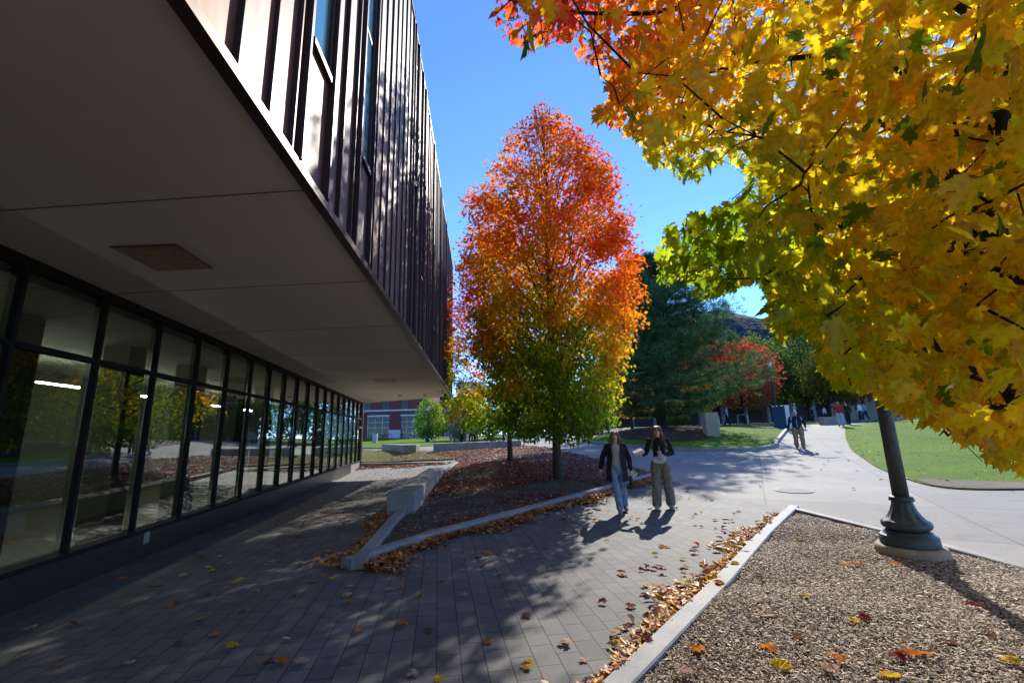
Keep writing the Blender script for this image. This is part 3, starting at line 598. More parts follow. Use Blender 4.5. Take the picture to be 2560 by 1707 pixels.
tree('orange_maple_tree', 'tall egg shaped maple in the leafy bed, green low down and orange red above', 1.3, 14.2, orange_prof, 52000, .12, col_orange, tr=.125, crown0=1.7, nclump=900, clump=.22, shell=.55, twigs=110, dens_top=.5, holes=.28, tmpl=T_far)
tree('green_gold_maple_tree', 'smaller green and gold maple partly hidden behind the big orange maple', -.2, 19.6, [(1.1, .9), (1.5, 2.4), (2.6, 3.0), (4, 3.3), (5.5, 3.1), (7.5, 2.6), (9, 1.8), (10.3, .5)], 24000, .115,
     lambda P, r, C_: palette([(0, (.14, .24, .012)), (.25, (.22, .34, .015)), (.42, (.38, .42, .02)), (.55, YEL), (.7, ORR), (1, (.5, .05, .03))], r*.95+.15*vnoise(P, .9, 5)+.08*vnoise(C_, 3, 6)-np.clip((P[:, 0]+.2)*.05, -.3, .3)+.05, .07), tr=.10, nclump=420, clump=.25, twigs=50)
# ---- big near maple, branches reaching over the camera's right
SIL = [(1135, -60), (1135, 70), (1160, 110), (1180, 145), (1215, 120), (1290, 112), (1370, 165), (1400, 205), (1372, 250), (1380, 290), (1430, 320), (1470, 340), (1480, 385), (1530, 400), (1578, 432), (1625, 395), (1665, 372), (1703, 395), (1712, 425), (1690, 455), (1640, 470), (1580, 500), (1512, 528), (1520, 570), (1500, 622), (1512, 668), (1560, 650), (1592, 665), (1600, 700), (1660, 690), (1742, 655), (1765, 720), (1762, 765), (1785, 805), (1835, 780), (1868, 800), (1880, 860), (1920, 905), (1965, 915), (2005, 905), (2030, 955), (2090, 968), (2130, 1000), (2180, 1015), (2250, 1058), (2290, 1090), (2330, 1105), (2420, 1110), (3200, 1150), (3200, -2500), (700, -2500), (900, -700)]
SILP = [(a*1.0884, b*1.0884) for a, b in SIL]
def near_maple():
    bx, by = 4.3, 1.9; z = g(bx, by)
    e_ = empty('big_maple_tree', (bx, by, z), label='yellow green maple on the right, its branches hanging before the lamp post', cat='tree')
    MB().tube([(bx, by, z-.2), (bx-.02, by, 1.2), (bx-.1, by+.05, 2.3), (bx+.05, by+.1, 4), (bx-.05, by+.3, 6), (bx, by+.3, 8.6)], [.24, .19, .17, .14, .09, .03], 16).build('trunk', M_barkd, e_, smooth=True)
    V_ = lambda a, b, d: tuple(CAM+ray(a*1.0884, b*1.0884)*d)
    mb = MB(); limbs = [
        [(bx-.1, by+.05, 2.6), V_(2420, 640, 2.5), V_(2270, 490, 2.5), V_(2165, 385, 2.8), V_(2060, 300, 3.3), V_(1900, 240, 4.2)],
        [(bx, by+.1, 3.8), V_(2360, 320, 2.8), V_(2330, 150, 2.8), V_(2240, 40, 3.0), V_(2050, -60, 3.4)],
        [(bx-.1, by, 3.3), V_(2480, 860, 2.6), V_(2290, 870, 2.4), V_(2150, 810, 2.5), V_(1980, 700, 3.2), V_(1750, 590, 4.6), V_(1580, 555, 5.2)],
        [V_(2270, 490, 2.5), V_(2120, 620, 2.7), V_(1970, 560, 2.9), V_(1880, 440, 3.1), V_(1790, 330, 3.3), V_(1640, 300, 4.4)],
        [(bx, by+.2, 5), V_(2100, -120, 5), V_(1800, -50, 4.8), V_(1500, 30, 4.6), V_(1200, 20, 4.4)],
        [(bx, by+.2, 4.6), V_(2200, 200, 4.9), V_(2000, 130, 5.2), V_(1700, 150, 5.6), V_(1450, 220, 5.8)],
        [V_(2150, 780, 3.7), V_(2050, 800, 4.2), V_(1960, 780, 4.8)],
        [(bx, by, 2.4), (bx+1.5, by-1.2, 4), (bx+2.8, by-2, 5.5)], [(bx, by, 3.), (bx+1.2, by+1.7, 4.6), (bx+2.2, by+3, 6)], [(bx, by, 2.8), (bx-1.2, by-1.8, 4.4), (bx-2., by-3.2, 6)]]
    rr0 = [.05, .05, .035, .028, .05, .05, .02, .09, .09, .09]
    for P, r0 in zip(limbs, rr0):
        Q = smooth_line(P, 4); mb.tube(Q, [r0*(1-.85*i/(len(Q)-1)) for i in range(len(Q))], 8)
    # clumps in the crown volume
    c = np.array([4.2, 2.7, 5.4]); R3 = np.array([5.1, 5.3, 4.6])
    U = RNG.uniform(-1, 1, (44000, 3)); d = np.linalg.norm(U, axis=1); U = U[(d < 1)]; Cc = c+U*R3
    # low skirt nearest the camera
    Q = RNG.uniform([1.0, .9, 1.25], [4.5, 5.2, 3.2], (7000, 3)); Cc = np.r_[Cc, Q]
    px, py, zz = proj(Cc); infr = (zz > .2) & (px > -50) & (px < 2700) & (py > -150) & (py < 1750)
    D = np.linalg.norm(Cc-CAM, axis=1); okm = inpoly(np.c_[px, py], SILP)
    shy = Cc[:, 1]-1.40*Cc[:, 2]
    thin = vnoise(Cc, 1.9, 21) > -.40
    keep = np.where(infr, okm & (D > 1.75) & (shy < 2.6) & thin & (RNG.random(len(Cc)) < np.where(px < 1750, .95, .58)), (Cc[:, 2] > 2.0) & (RNG.random(len(Cc)) < .16) & (D > 1.6) & (shy < 2.6))
    keep &= ~((zz <= .2) & (Cc[:, 2] < 2.5))
    Cc = Cc[keep]; ncl = len(Cc); print('near clumps', ncl)
    k = 7; idx = np.repeat(np.arange(ncl), k); pos = Cc[idx]+rnd(len(idx), .15)
    px, py, zz = proj(pos); D = np.linalg.norm(pos-CAM, axis=1); infr = (zz > .2) & (px > -50) & (px < 2700) & (py > -150) & (py < 1750)
    px2, py2, _q = proj(pos-np.array([.03, 0, .09])); ok = (D > 1.6) & (~infr | (inpoly(np.c_[px, py], SILP) & inpoly(np.c_[px2, py2], SILP))); pos = pos[ok]; idx = idx[ok]; px = px[ok]; py = py[ok]; D = D[ok]; n = len(pos); print('near leaves', n)
    # twigs
    LP = []
    for P, r0 in zip(limbs, rr0):
        Q = np.array(smooth_line(P, 10)); LP.append(Q[len(Q)//5:])
    LP = np.concatenate(LP); sel = RNG.permutation(ncl)[:2600]; T = Cc[sel]; dd = np.min(np.linalg.norm(T[:, None]-LP[None], axis=2), axis=1); T = T[np.argsort(dd)]
    buf = np.zeros((len(LP)+3*len(T), 3)); nb = len(LP); buf[:nb] = LP; cnt = 0
    for a in T:
        dv = np.linalg.norm(buf[:nb]-a, axis=1); q = int(dv.argmin()); dmin = dv[q]
        if dmin > .75 or dmin < .12: continue
        p0 = buf[q]; m1 = (p0+a)/2+RNG.normal(0, .07, 3)*dmin+np.array([0, 0, .10])*dmin; chk = np.array([a, m1, (p0+m1)/2]); qx, qy, qz = proj(chk); inf = (qz > .2) & (qx > -50) & (qx < 2650) & (qy > -50) & (qy < 1750)
        if inf.any() and not inpoly(np.c_[qx, qy], SILP).all(): continue
        r_ = .0065 if q < len(LP) else .004
        mb.tube([p0, m1, a], [r_+.002, r_, .0022], 4); buf[nb] = m1; buf[nb+1] = a; nb += 2; cnt += 1
    print('near twigs', cnt)
    mb.build('branches', M_barkd, e_, smooth=True)
    hz = pos[:, 2]; nn = vnoise(pos, .8, 31)*.5+vnoise(Cc[idx], 2.4, 33)*.3
    # outer, higher tips turn orange; low, far side still lime; near the trunk golden
    edge = np.clip((2.0-pos[:, 0])/1.6, -.3, 1.25)*np.clip((hz-2.8)/1.5, 0, 1)
    t = .60+.40*edge+.08*np.clip((hz-4.0)/3, -1, 1)+.15*nn-.36*np.clip((.84*pos[:, 1]-pos[:, 0]+.3)/1.0, 0, 1)*np.clip((2.0+.66*pos[:, 1]-hz)/.7, 0, 1)
    col = palette([(0, (.12, .22, .012)), (.2, (.28, .36, .015)), (.34, (.50, .52, .02)), (.5, (.76, .56, .02)), (.66, (.84, .44, .015)), (.85, (.84, .22, .02)), (1.05, (.60, .06, .03))], t, .085)
    g_ = RNG.random(n) < .05; col[g_] = np.array([.16, .26, .015])*RNG.uniform(.7, 1.3, (g_.sum(), 1))
    tip = rnd(n, .45)+np.array([-.15, 0, -.75]); nrm = rnd(n, .6)+np.array([.0, -.25, .55])
    cloud('crown', T_near, pos, RNG.uniform(.055, .112, n)*RNG.choice([.8, 1, 1.12], n), tip, nrm, col, M_leaf, e_)
near_maple()
# ---- pine
def pine():
    x, y = 11.1, 34.; z = g(x, y); e_ = empty('pine_tree', (x, y, z), label='big dark green pine with wide tiered boughs on the lawn island', cat='tree')
    MB().tube([(x, y, z-.2), (x, y, z+2.5), (x-.1, y, z+6), (x, y, z+10), (x+.1, y, z+13.6)], [.42, .31, .24, .14, .03], 12).build('trunk', M_barkd, e_, smooth=True)
    mb = MB(); zs = [1.0, 2.5, 4.5, 6.5, 8.5, 10.5, 12.2, 13.8]; rs = [4.6, 6.2, 6.9, 6.0, 4.9, 3.6, 2.2, .3]
    T = []; h = 1.0; k = 0
    while h < 13.3:
        nb = int(RNG.integers(5, 8)); off = RNG.random()*6.28
        for i in range(nb):
            a = off+i*2*PI/nb+RNG.normal(0, .2); rr = np.interp(h, zs, rs)*RNG.uniform(.68, 1.08); tip = Vector((x+rr*math.cos(a), y+rr*math.sin(a), z+h+rr*RNG.uniform(-.02, .24)+.2))
            P = limb(mb, (x, y, z+h), tip, .075*(1-h/16), .012, .10, 6, 5, .03)
            for q in range(1, 7):
                c = np.array(P[q]); f = q/6
                for _ in range(int(7+13*f)):
                    o = RNG.normal(0, 1, 3)*np.array([.62, .62, .13])*(.5+.6*f)*(.4+.1*rr); T.append((*(c+o+np.array([0, 0, .08])), a))
        h += RNG.uniform(.42, .75)
    mb.build('branches', M_barkd, e_, smooth=True)
    T = np.array(T); print('pine tufts', len(T)); k = 16; n = len(T)*k; P = np.repeat(T[:, :3], k, 0); A = np.repeat(T[:, 3], k)
    dirv = unit(np.stack([np.cos(A)*.8, np.sin(A)*.8, np.full(n, .35)], 1)+rnd(n, .75))
    V = np.array([(-.5, 0, 0), (.5, 0, 0), (0, 1, 0)]); tone = np.repeat(RNG.uniform(.6, 1.35, len(T)), k); base = np.array([.065, .145, .045])
    Vt = np.array([(-.06, 0, 0), (.06, 0, 0), (0, 1., 0)])
    cloud('needles', (Vt, [[0, 1, 2]]), P+rnd(n, .08), RNG.uniform(.22, .42, n), dirv, rnd(n), base*tone[:, None]*RNG.uniform(.8, 1.3, (n, 1)), M_needle, e_)
pine()
bgg = 'trees in the background'
def pal(stops, sc=.9, amp=.15, base=0., h=1.): return lambda P, r, C_: palette(stops, base+h*r+amp*vnoise(P, sc, 3)+.1*vnoise(C_, 2.5, 8), .08)
def egg(b, H, w): return [(b, w*.45), (b+(H-b)*.15, w*.85), (b+(H-b)*.4, w), (b+(H-b)*.65, w*.86), (b+(H-b)*.88, w*.45), (H, .15)]
redp = [(0, (.30, .05, .03)), (.4, (.50, .045, .03)), (1, (.62, .06, .04))]
def bt(name, label, x, y, b, H, w, p, n, ls, tr=.16, **k): return tree(name, label, x, y, egg(b, H, w), n, ls, p, tr=tr, nclump=k.pop('nclump', 320), clump=k.pop('clump', .38), twigs=k.pop('twigs', 26), group=None, bark=M_barkd, tmpl=T_tiny, **k)
bt('red_maple_tree', 'bright red maple rising beside the pine, left of the brownish one', 21.2, 50, 2.4, 11.2, 3.4, pal([(0, (.62, .16, .02)), (.3, (.58, .08, .04)), (1, (.66, .06, .05))]), 9000, .22)
bt('maroon_maple_tree', 'dull brownish red maple right of the bright red one', 24.0, 47, 1.8, 9.4, 3.9, pal([(0, (.16, .12, .03)), (.35, (.34, .09, .05)), (1, (.48, .07, .05))]), 9000, .22)
bt('green_tree', 'dark green leafy tree behind the tall black lamp', 38, 58, 2.5, 14, 4.2, pal([(0, (.04, .09, .015)), (.6, (.08, .14, .02)), (1, (.2, .2, .03))]), 9000, .28)
bt('dark_tree', 'low dark maroon tree behind the man in red', 40, 54, 2.0, 7.8, 3.8, pal([(0, (.05, .04, .02)), (.6, (.09, .05, .03)), (1, (.2, .13, .03))]), 8000, .24)
bt('green_tree', 'green tree seen through the gap right of the dark maroon tree', 50, 54, 2.0, 11, 4.8, pal([(0, (.04, .09, .015)), (.6, (.08, .14, .02)), (1, (.12, .2, .03))]), 7000, .3)
bt('green_tree', 'broad green tree far right behind the big maple leaves', 60, 48, 2.0, 12, 5.5, pal([(0, (.04, .09, .015)), (.6, (.08, .14, .02)), (1, (.12, .2, .03))]), 7000, .3)
bt('yellow_tree', 'bright yellow tree glowing between the trunks behind the pine', 18.3, 46, 1.6, 6.2, 3.2, pal([(0, LIM), (.4, YEL), (1, (.8, .5, .04))]), 6000, .2)
bt('yellow_tree', 'low yellow tree left behind the pine boughs', 12, 46, 1.5, 5.4, 2.6, pal([(0, LIM), (.4, YEL), (1, (.8, .5, .04))]), 4500, .2)
bt('green_tree', 'bright green young tree beside the far lamp post', -10.9, 58, .5, 5.8, 1.9, pal([(0, GRN), (.4, (.2, .30, .02)), (1, (.22, .34, .03))]), 5000, .2, tr=.08)
bt('bronze_tree', 'small bronze orange tree between the two green trees on the left', -7.4, 66, 1.5, 7.2, 2.3, pal([(0, BRN), (.5, (.36, .20, .05)), (1, (.42, .22, .05))]), 4500, .22, tr=.08)
bt('silver_shrub', 'pale silvery green shrub below the bronze tree', -7.2, 60, .2, 3.0, 1.5, pal([(0, (.16, .22, .12)), (1, (.42, .46, .36))]), 3500, .16, cat='shrub', tr=.05)
bt('green_tree', 'mid green tree with yellow tips behind the walking group', -3.6, 64, .8, 8.2, 3.4, pal([(0, DGR), (.5, (.10, .20, .02)), (1, (.4, .34, .03))]), 8000, .24)
bt('green_tree', 'shaded green tree between the group and the orange maple', 1.5, 66, .6, 8.5, 3.8, pal([(0, DGR), (.5, (.08, .15, .02)), (1, (.3, .3, .03))]), 8000, .26)
bt('green_tree', 'green tree seen under the left side of the pine', 6.5, 62, .8, 8, 3.6, pal([(0, DGR), (.5, (.07, .13, .02)), (1, (.25, .26, .03))]), 6000, .26)
bt('green_tree', 'green tree behind the far brick building corner', -14.5, 92, .8, 9, 4, pal([(0, DGR), (.5, (.1, .2, .02)), (1, (.2, .26, .03))]), 4000, .3)
bt('green_tree', 'tall dark green tree between the red maples and the dark tree', 31, 56, 2.2, 11.5, 4.2, pal([(0, (.04, .09, .015)), (.6, (.08, .14, .02)), (1, (.14, .2, .03))]), 9000, .26)
bt('olive_tree', 'olive yellow tree in front of the tan concrete building', 36, 50, 2.4, 8.5, 3.2, pal([(0, (.09, .12, .02)), (.6, (.2, .2, .03)), (1, (.34, .28, .05))]), 7000, .22)
bt('green_tree', 'big green tree standing behind the bright red maple', 23, 60, 3.0, 12.5, 5.0, pal([(0, (.04, .08, .015)), (.6, (.07, .12, .02)), (1, (.12, .16, .03))]), 9000, .28)
# shrubs
bt('green_shrub', 'small round green shrub under the pine by the dark benches', 14.7, 40.5, .1, 1.5, .9, pal([(0, DGR), (1, (.12, .2, .03))]), 2500, .12, cat='shrub', tr=.04, twigs=8, nclump=90, clump=.2)
# ================================================================== far buildings
M_brick = mat('brick_red', (.20, .045, .045), .85, nsc=5, amt=.2); M_white = mat('pale_stone', (.55, .55, .57), .7, amt=.1); M_win = glassmat('far_glass', (.06, .07, .07), .5, 1.5); M_winfr = mat('white_frame', (.6, .62, .6), .5)
def windowed(e_, x0, x1, z0, z1, y, cols, rows, frame=M_winfr, glass=M_win, fw=.07):
    f = MB()
    for i in range(cols+1):
        xx = x0+(x1-x0)*i/cols; f.box(xx-fw/2, xx+fw/2, y-.06, y+.05, z0, z1)
    for k in range(rows+1):
        zz = z0+(z1-z0)*k/rows; f.box(x0, x1, y-.05, y+.04, zz-fw/2, zz+fw/2)
    w = f.build('window', frame, e_); MB().box(x0, x1, y, y+.03, z0, z1).build('pane', glass, w)
def brick_building():
    Y = 75.0; bz = 1.45; k = .0111*1.0; X = lambda c: (880+c*.1722-1280)/F*Y*.985; Z = lambda c, x=600: EYE+(1092.5-(950+c*.1722))*Y/1158
    e_ = empty('brick_building', (X(600), Y, bz), label='dark red brick hall with pale stone bands and big ground floor windows', cat='building')
    mb = MB(); x0, x1 = -46, X(1058)
    mb.box(x0, x1, Y+.6, Y+18, bz-.5, 15.5)                       # recessed core
    mb.box(x0, x1, Y, Y+.6, Z(500), Z(455)); 
    for c0, c1 in ((512, 672), (1030, 1058), (-60, -10), (-620, -560)): mb.box(X(c0), X(c1), Y, Y+.6, bz-.5, Z(500))
    mb.box(x0, x1, Y-.003, Y+.6, Z(425), 15.5)
    mb.build('wall', M_brick, e_)
    MB().box(x0, x1, Y-.08, Y+.5, Z(449), Z(425)-.004).build('stone_band', M_white, e_)
    for c0, c1 in ((190, 512), (675, 1027), (-555, -62)):
        MB().box(X(c0), X(c1), Y-.12, Y+.3, Z(527), Z(503)).build('lintel', M_white, e_)
        windowed(e_, X(c0), X(c1), bz, Z(530), Y+.35, 3 if c1 < 600 else 4, 4)
    for c0, c1 in ((505, 678), (1026, 1165)): MB().box(X(c0), X(c1), Y-.15, Y+.59, bz-.4, Z(725)).build('stone_base', M_white, e_)
    for c0 in (410, 680, 955, 140, -130):
        for r in (0, 1): windowed(e_, X(c0), X(c0+95), Z(430)+.05+r*4.2, Z(325)+r*4.2+.8, Y-.01, 2, 2, mat('dark_green_frame', (.04, .05, .05), .5), fw=.05)
brick_building()
def tower():
    e_ = empty('glass_tower', (-23, 165, 1.5), label='distant blue glass building above the far trees', cat='building')
    Y = 160.; X = lambda c: (880+c*.1722-1280)/F*Y*.985; Z = lambda c: EYE+(1092.5-(950+c*.1722))*Y/1158
    M_b = glassmat('sky_glass', (.1, .2, .3), .85, 2.4); M_s = mat('blue_spandrel', (.16, .26, .38), .4)
    MB().box(X(1478), X(1900), Y, Y+20, Z(230), Z(42)).build('upper_block', M_s, e_)
    g2 = MB()
    for k in range(8): g2.box(X(1478)-.02, X(1900), Y-.05, Y, Z(215-k*22), Z(215-k*22-12))
    g2.build('glass_band', M_b, e_)
    MB().box(X(1180), X(1700), Y+1, Y+20, 1, Z(255)).build('lower_block', mat('tower_pinkish', (.36, .34, .40), .5), e_)
    g2 = MB(); g2.box(X(1330), X(1700), Y+.5, Y+1, Z(360), Z(258)); g2.build('glass_front', mat('teal_panel', (.05, .26, .34), .3), e_)
    g2 = MB(); g2.box(X(1180), X(1205), Y+.4, Y+1, 1, Z(262)); g2.box(X(1322), X(1330), Y+.3, Y+1, 1, Z(262)); g2.build('pier', mat('salmon', (.45, .22, .18), .7), e_)
tower()
def hall():
    e_ = empty('library_building', (26, 66, 2.1), label='low dark building with slim pale columns behind the pine and maples', cat='building')
    MB().box(6, 46, 67, 78, 1.5, 5.6).build('wall', mat('hall_dark', (.045, .042, .045), .6, nsc=.5, amt=.4), e_)
    MB().box(5, 47, 64.5, 79, 5.6, 7.6).build('fascia', mat('hall_fascia', (.05, .047, .045), .8), e_)
    for k in range(12): MB().box(7+k*3.3, 7.45+k*3.3, 65.2, 65.6, 1.5, 5.6).build('column', mat('column_grey', (.26, .27, .29), .7), e_)
    e2 = empty('concrete_building', (52, 72, 2.1), label='tan concrete block building behind the trees at the right', cat='building')
    mb = MB(); 
    for k in range(9): mb.box(46.5+k*4.2, 50+k*4.2, 66, 80, 1.8, 6.4)
    mb.box(46.5, 84, 66.8, 80, 1.8, 9.0); mb.build('wall', mat('tan_concrete', (.30, .25, .21), .85, nsc=1, amt=.15), e2)
    for k in range(8): MB().box(50+k*4.2, 50.7+k*4.2, 66.2, 66.8, 1.8, 6.0).build('window_strip', M_win, e2)
    e3 = empty('brick_tower_block', (80, 92, 2), label='red brick block glimpsed between big maple leaves at the right', cat='building')
    mb = MB(); mb.box(66, 110, 88, 100, 1, 15.5); mb.build('wall', mat('brick_warm', (.26, .12, .09), .85, amt=.2), e3)
    for k in range(10):
        for r in range(3): windowed(e3, 68+k*4, 70+k*4, 4+r*4, 6.2+r*4, 87.95, 2, 2, fw=.12)
hall()
def arena():
    Y = 130.; e_ = empty('arena_building', (50, Y+30, 2), label='large grey shingled dome roof rising behind the red maple', cat='building')
    P = lambda px, py, yy: (lambda d: tuple(CAM+d*(yy/d[1])))(ray(px, py))
    prof = [(1700, 793), (1737, 790), (1815, 790), (1839, 797), (1897, 815), (1960, 842), (2050, 890), (2120, 935)]
    cx = P(1737, 790, Y+24)[0]; R = 36; zt = P(1776, 790, Y+24)[2]; mb = MB(); n = 28; rings = [(.08, 0), (.16, .2), (.4, 2.2), (.7, 7.2), (.9, 12.5), (1.0, 17), (1.03, 21)]
    # dome as real roof of revolution, centre far behind
    mb.lathe([(R*r, zt-d) for r, d in rings[::-1]], (cx, Y+24, 0), n); mb.build('roof', M_shin, e_)
    MB().lathe([(R*.98, 0), (R*.98, zt-20)], (cx, Y+24, 0), n).build('wall', mat('arena_wall', (.2, .19, .18), .8), e_)
def shingle():
    m, t, out = newmat('roof_shingles'); o = coords(t, (1, 1, 1.6)); v = t.nodes.new('ShaderNodeTexVoronoi'); L(t, o, v.inputs['Vector']); v.inputs['Scale'].default_value = .75
    c = ramp(t, v.outputs['Distance'], [(.2, (.06, .065, .085)), (.7, (.02, .024, .034))]); c = mixc(t, .5, c, ramp(t, noise(t, o, 2.5, 4), [(.35, (.6, .6, .6)), (.6, (1.5, 1.5, 1.5))]), 'MULTIPLY')
    princ(t, out, c, .95, 0, .05, bump(t, v.outputs['Distance'], .8, .3)); return m
M_shin = shingle()
arena()
# ================================================================== small far furniture
def hydrant(x, y):
    z = g(x, y); e_ = empty('fire_hydrant', (x, y, z), label='small dull fire hydrant on the far lawn', cat='fire hydrant')
    MB().lathe([(.16, 0), (.16, .06), (.11, .08), (.11, .5), (.15, .52), (.15, .56), (.12, .66), (.04, .74), (.03, .8)], (x, y, z), 14).build('barrel', mat('hydrant_red', (.28, .13, .10), .5), e_, smooth=True)
    for s in (-1, 1): MB().tube([(x, y, z+.42), (x+s*.2, y, z+.42)], .06).build('nozzle', mat('hydrant_grey', (.4, .38, .36), .5), e_)
    MB().tube([(x, y, z+.36), (x, y-.2, z+.36)], .075).build('nozzle', mat('hydrant_grey', (.4, .38, .36), .5), e_)
hydrant(-7.2, 51.5)
def bike(x, y, ang, label):
    z = g(x, y)+.03; e_ = empty('bicycle', (x, y, z), label=label, cat='bicycle', group='bicycles parked by the brick building')
    c, s = math.cos(ang), math.sin(ang); T = lambda u, w, v=0: (x+u*c-v*s, y+u*s+v*c, z+w)
    for u in (-.52, .52):
        mb = MB(); mb.tube([T(u+.33*math.cos(a), .34+.33*math.sin(a)) for a in np.linspace(0, 2*PI, 17)], .025, 5, False); mb.tube([T(u-.3, .34), T(u+.3, .34)], .008, 4); mb.tube([T(u, .04), T(u, .64)], .008, 4); mb.build('wheel', M_lamp2, e_)
    mb = MB(); 
    for a, b in (((-.52, .34), (-.12, .3)), ((-.12, .3), (.4, .75)), ((-.12, .3), (-.22, .85)), ((-.2, .75), (.4, .78)), ((-.52, .34), (-.2, .75)), ((.52, .34), (.38, .9))): mb.tube([T(*a), T(*b)], .02, 5)
    mb.build('frame', mat('bike_paint', (.05, .05, .08), .4), e_); MB().tube([T(.38, .92, -.25), T(.38, .95, 0), T(.38, .92, .25)], .018, 5).build('handlebar', M_lamp2, e_)
    MB().tube([T(-.36, .88), T(-.1, .9)], .05, 6).build('saddle', M_lamp2, e_)
for k, (x, y, a, l) in enumerate([(-22.6, 70.8, .5, 'leftmost dark bicycle on the rack left of the stone pier'), (-21.4, 70.6, .7, 'second dark bicycle on the rack left of the stone pier'), (-20.0, 70.9, .3, 'dark bicycle next to the stone pier'), (-15.9, 70.6, 1.2, 'upright dark bicycle just right of the stone pier'), (-14.6, 70.8, .9, 'dark bicycle in the middle of the right window bay'), (-13.3, 70.7, 1.1, 'dark bicycle at the right end of the window bay')]): bike(x, y, a, l)
ub = empty('utility_box', (-17.2, 56, g(-17.2, 56)), label='pale grey louvred utility box on the far lawn left of the lamp', cat='utility box')
z = g(-17.2, 56); MB().box(-17.5, -16.95, 55.8, 56.3, z-.1, z+1.15).build('cabinet', mat('utility_grey', (.38, .36, .38), .6), ub); mb = MB()
for k in range(6): mb.box(-17.45, -17.0, 55.77, 55.8, z+.3+k*.12, z+.34+k*.12)
mb.build('louvre', M_white, ub)
def rail(x0, y0, x1, y1, label):
    z0, z1 = g(x0, y0), g(x1, y1); MBx = MB(); MBx.tube([(x0, y0, z0-.1), (x0, y0, z0+.9), (x0+.12, y0, z0+1.0), (x1-.12, y1, z1+1.0), (x1, y1, z1+.9), (x1, y1, z1-.1)], .03, 6)
    tag(link('hand_rail', MBx.mesh(), mat('rail_steel', (.5, .5, .5), .35, .7), loc=(x0, y0, z0)), label, 'railing')
rail(19.0, 44.6, 20.6, 45.4, 'short pale steel handrail left of the backpack walker'); rail(22.2, 44.8, 23.6, 45.6, 'short pale steel handrail right of the backpack walker')
def planter_box(x, y): 
    z = g(x, y); tag(bevelled(link('stone_block', MB().box(x-1.1, x+1.0, y, y+.6, z-.1, z+.62).mesh(), M_cast, loc=(x, y, z))), 'grey stone block beside the path behind the man in red', 'stone block')
planter_box(26.0, 36.4)
# ================================================================== people
def _cone(p0, r0, p1, r1, fl=1.0, n=14, ax=None):
    """round cone with hemispherical ends; fl flattens along local y"""
    p0 = Vector(p0); p1 = Vector(p1); d = (p1-p0); Ln = d.length; d = d.normalized() if Ln > 1e-6 else Vector((0, 0, 1))
    a = Vector((1, 0, 0)) if abs(d.x) < .8 else Vector((0, 0, 1)); a = (a-d*a.dot(d)).normalized(); b = d.cross(a)
    rings = []
    for k in range(4): q = PI/2*(1-k/4); rings.append((p0-d*r0*math.sin(q), max(r0*math.cos(q), r0*.05)))
    for k in range(5): rings.append((p0+d*Ln*k/4, r0+(r1-r0)*k/4))
    for k in range(1, 5): q = PI/2*k/4; rings.append((p1+d*r1*math.sin(q), max(r1*math.cos(q), r1*.05)))
    vs = [c+(a*math.cos(2*PI*k/n)+b*math.sin(2*PI*k/n)*fl)*r for c, r in rings for k in range(n)]
    fs = [(i*n+k, i*n+(k+1) % n, (i+1)*n+(k+1) % n, (i+1)*n+k) for i in range(len(rings)-1) for k in range(n)]
    fs += [tuple(range(n-1, -1, -1)), tuple((len(rings)-1)*n+k for k in range(n))]
    return vs, fs
def _ell(c, r, n=14, m=10):
    c = Vector(c); vs = []; 
    for i in range(1, m):
        t = PI*i/m
        for k in range(n): q = 2*PI*k/n; vs.append(c+Vector((r[0]*math.sin(t)*math.cos(q), r[1]*math.sin(t)*math.sin(q), -r[2]*math.cos(t))))
    fs = [(i*n+k, i*n+(k+1) % n, (i+1)*n+(k+1) % n, (i+1)*n+k) for i in range(m-2) for k in range(n)]
    vs += [c-Vector((0, 0, r[2])), c+Vector((0, 0, r[2]))]; b = len(vs)-2
    fs += [(b, (k+1) % n, k) for k in range(n)]+[(b+1, (m-2)*n+k, (m-2)*n+(k+1) % n) for k in range(n)]
    return vs, fs
def blob(name, prims, m, parent, X, voxel=.012, smooth=2, rough=0):
    """union of primitives, voxel remeshed to one continuous skin. X maps local to world"""
    mb = MB()
    for p in prims:
        vs, fs = _cone(*p[1:]) if p[0] == 'c' else _ell(*p[1:])
        mb.add(vs, fs)
    me = mb.mesh(); o = bpy.data.objects.new('tmp', me); COL.objects.link(o)
    r = o.modifiers.new('r', 'REMESH'); r.mode = 'VOXEL'; r.voxel_size = voxel
    s = o.modifiers.new('s', 'SMOOTH'); s.factor = .5; s.iterations = smooth
    dg = bpy.context.evaluated_depsgraph_get(); me2 = bpy.data.meshes.new_from_object(o.evaluated_get(dg)); bpy.data.objects.remove(o)
    if rough:
        n = len(me2.vertices); co = np.zeros(n*3); me2.vertices.foreach_get('co', co); co = co.reshape(-1, 3); no = np.zeros(n*3); me2.vertices.foreach_get('normal', no); no = no.reshape(-1, 3)
        co += no*(vnoise(co*np.array([1, 1, .6]), 22, 3)*rough)[:, None]; me2.vertices.foreach_set('co', co.ravel())
    me2.transform(X); return link(name, me2, m, parent, smooth=True)
SKIN = mat('skin', (.74, .47, .35), .55, nsc=8, amt=.08); SKIN2 = mat('skin_tan', (.38, .20, .13), .55, nsc=8, amt=.08)
def cloth(name, c, a=.18, **k): return mat('cloth_'+name, c, .9, nsc=14, amt=a, bst=.25, bsc=180, spec=.15, **k)
def camo():
    m, t, out = newmat('cloth_camo'); o = coords(t, (1, 1, .8))
    c = ramp(t, noise(t, o, 30, 5, .65), [(.40, (.12, .095, .07)), (.47, (.27, .22, .17)), (.53, (.17, .14, .10)), (.62, (.36, .30, .24))]); princ(t, out, c, .9, 0, .1); return m
M_camo = camo(); M_eye = mat('eye_dark', (.02, .015, .012), .3); M_lip = mat('lip', (.34, .12, .10), .5)
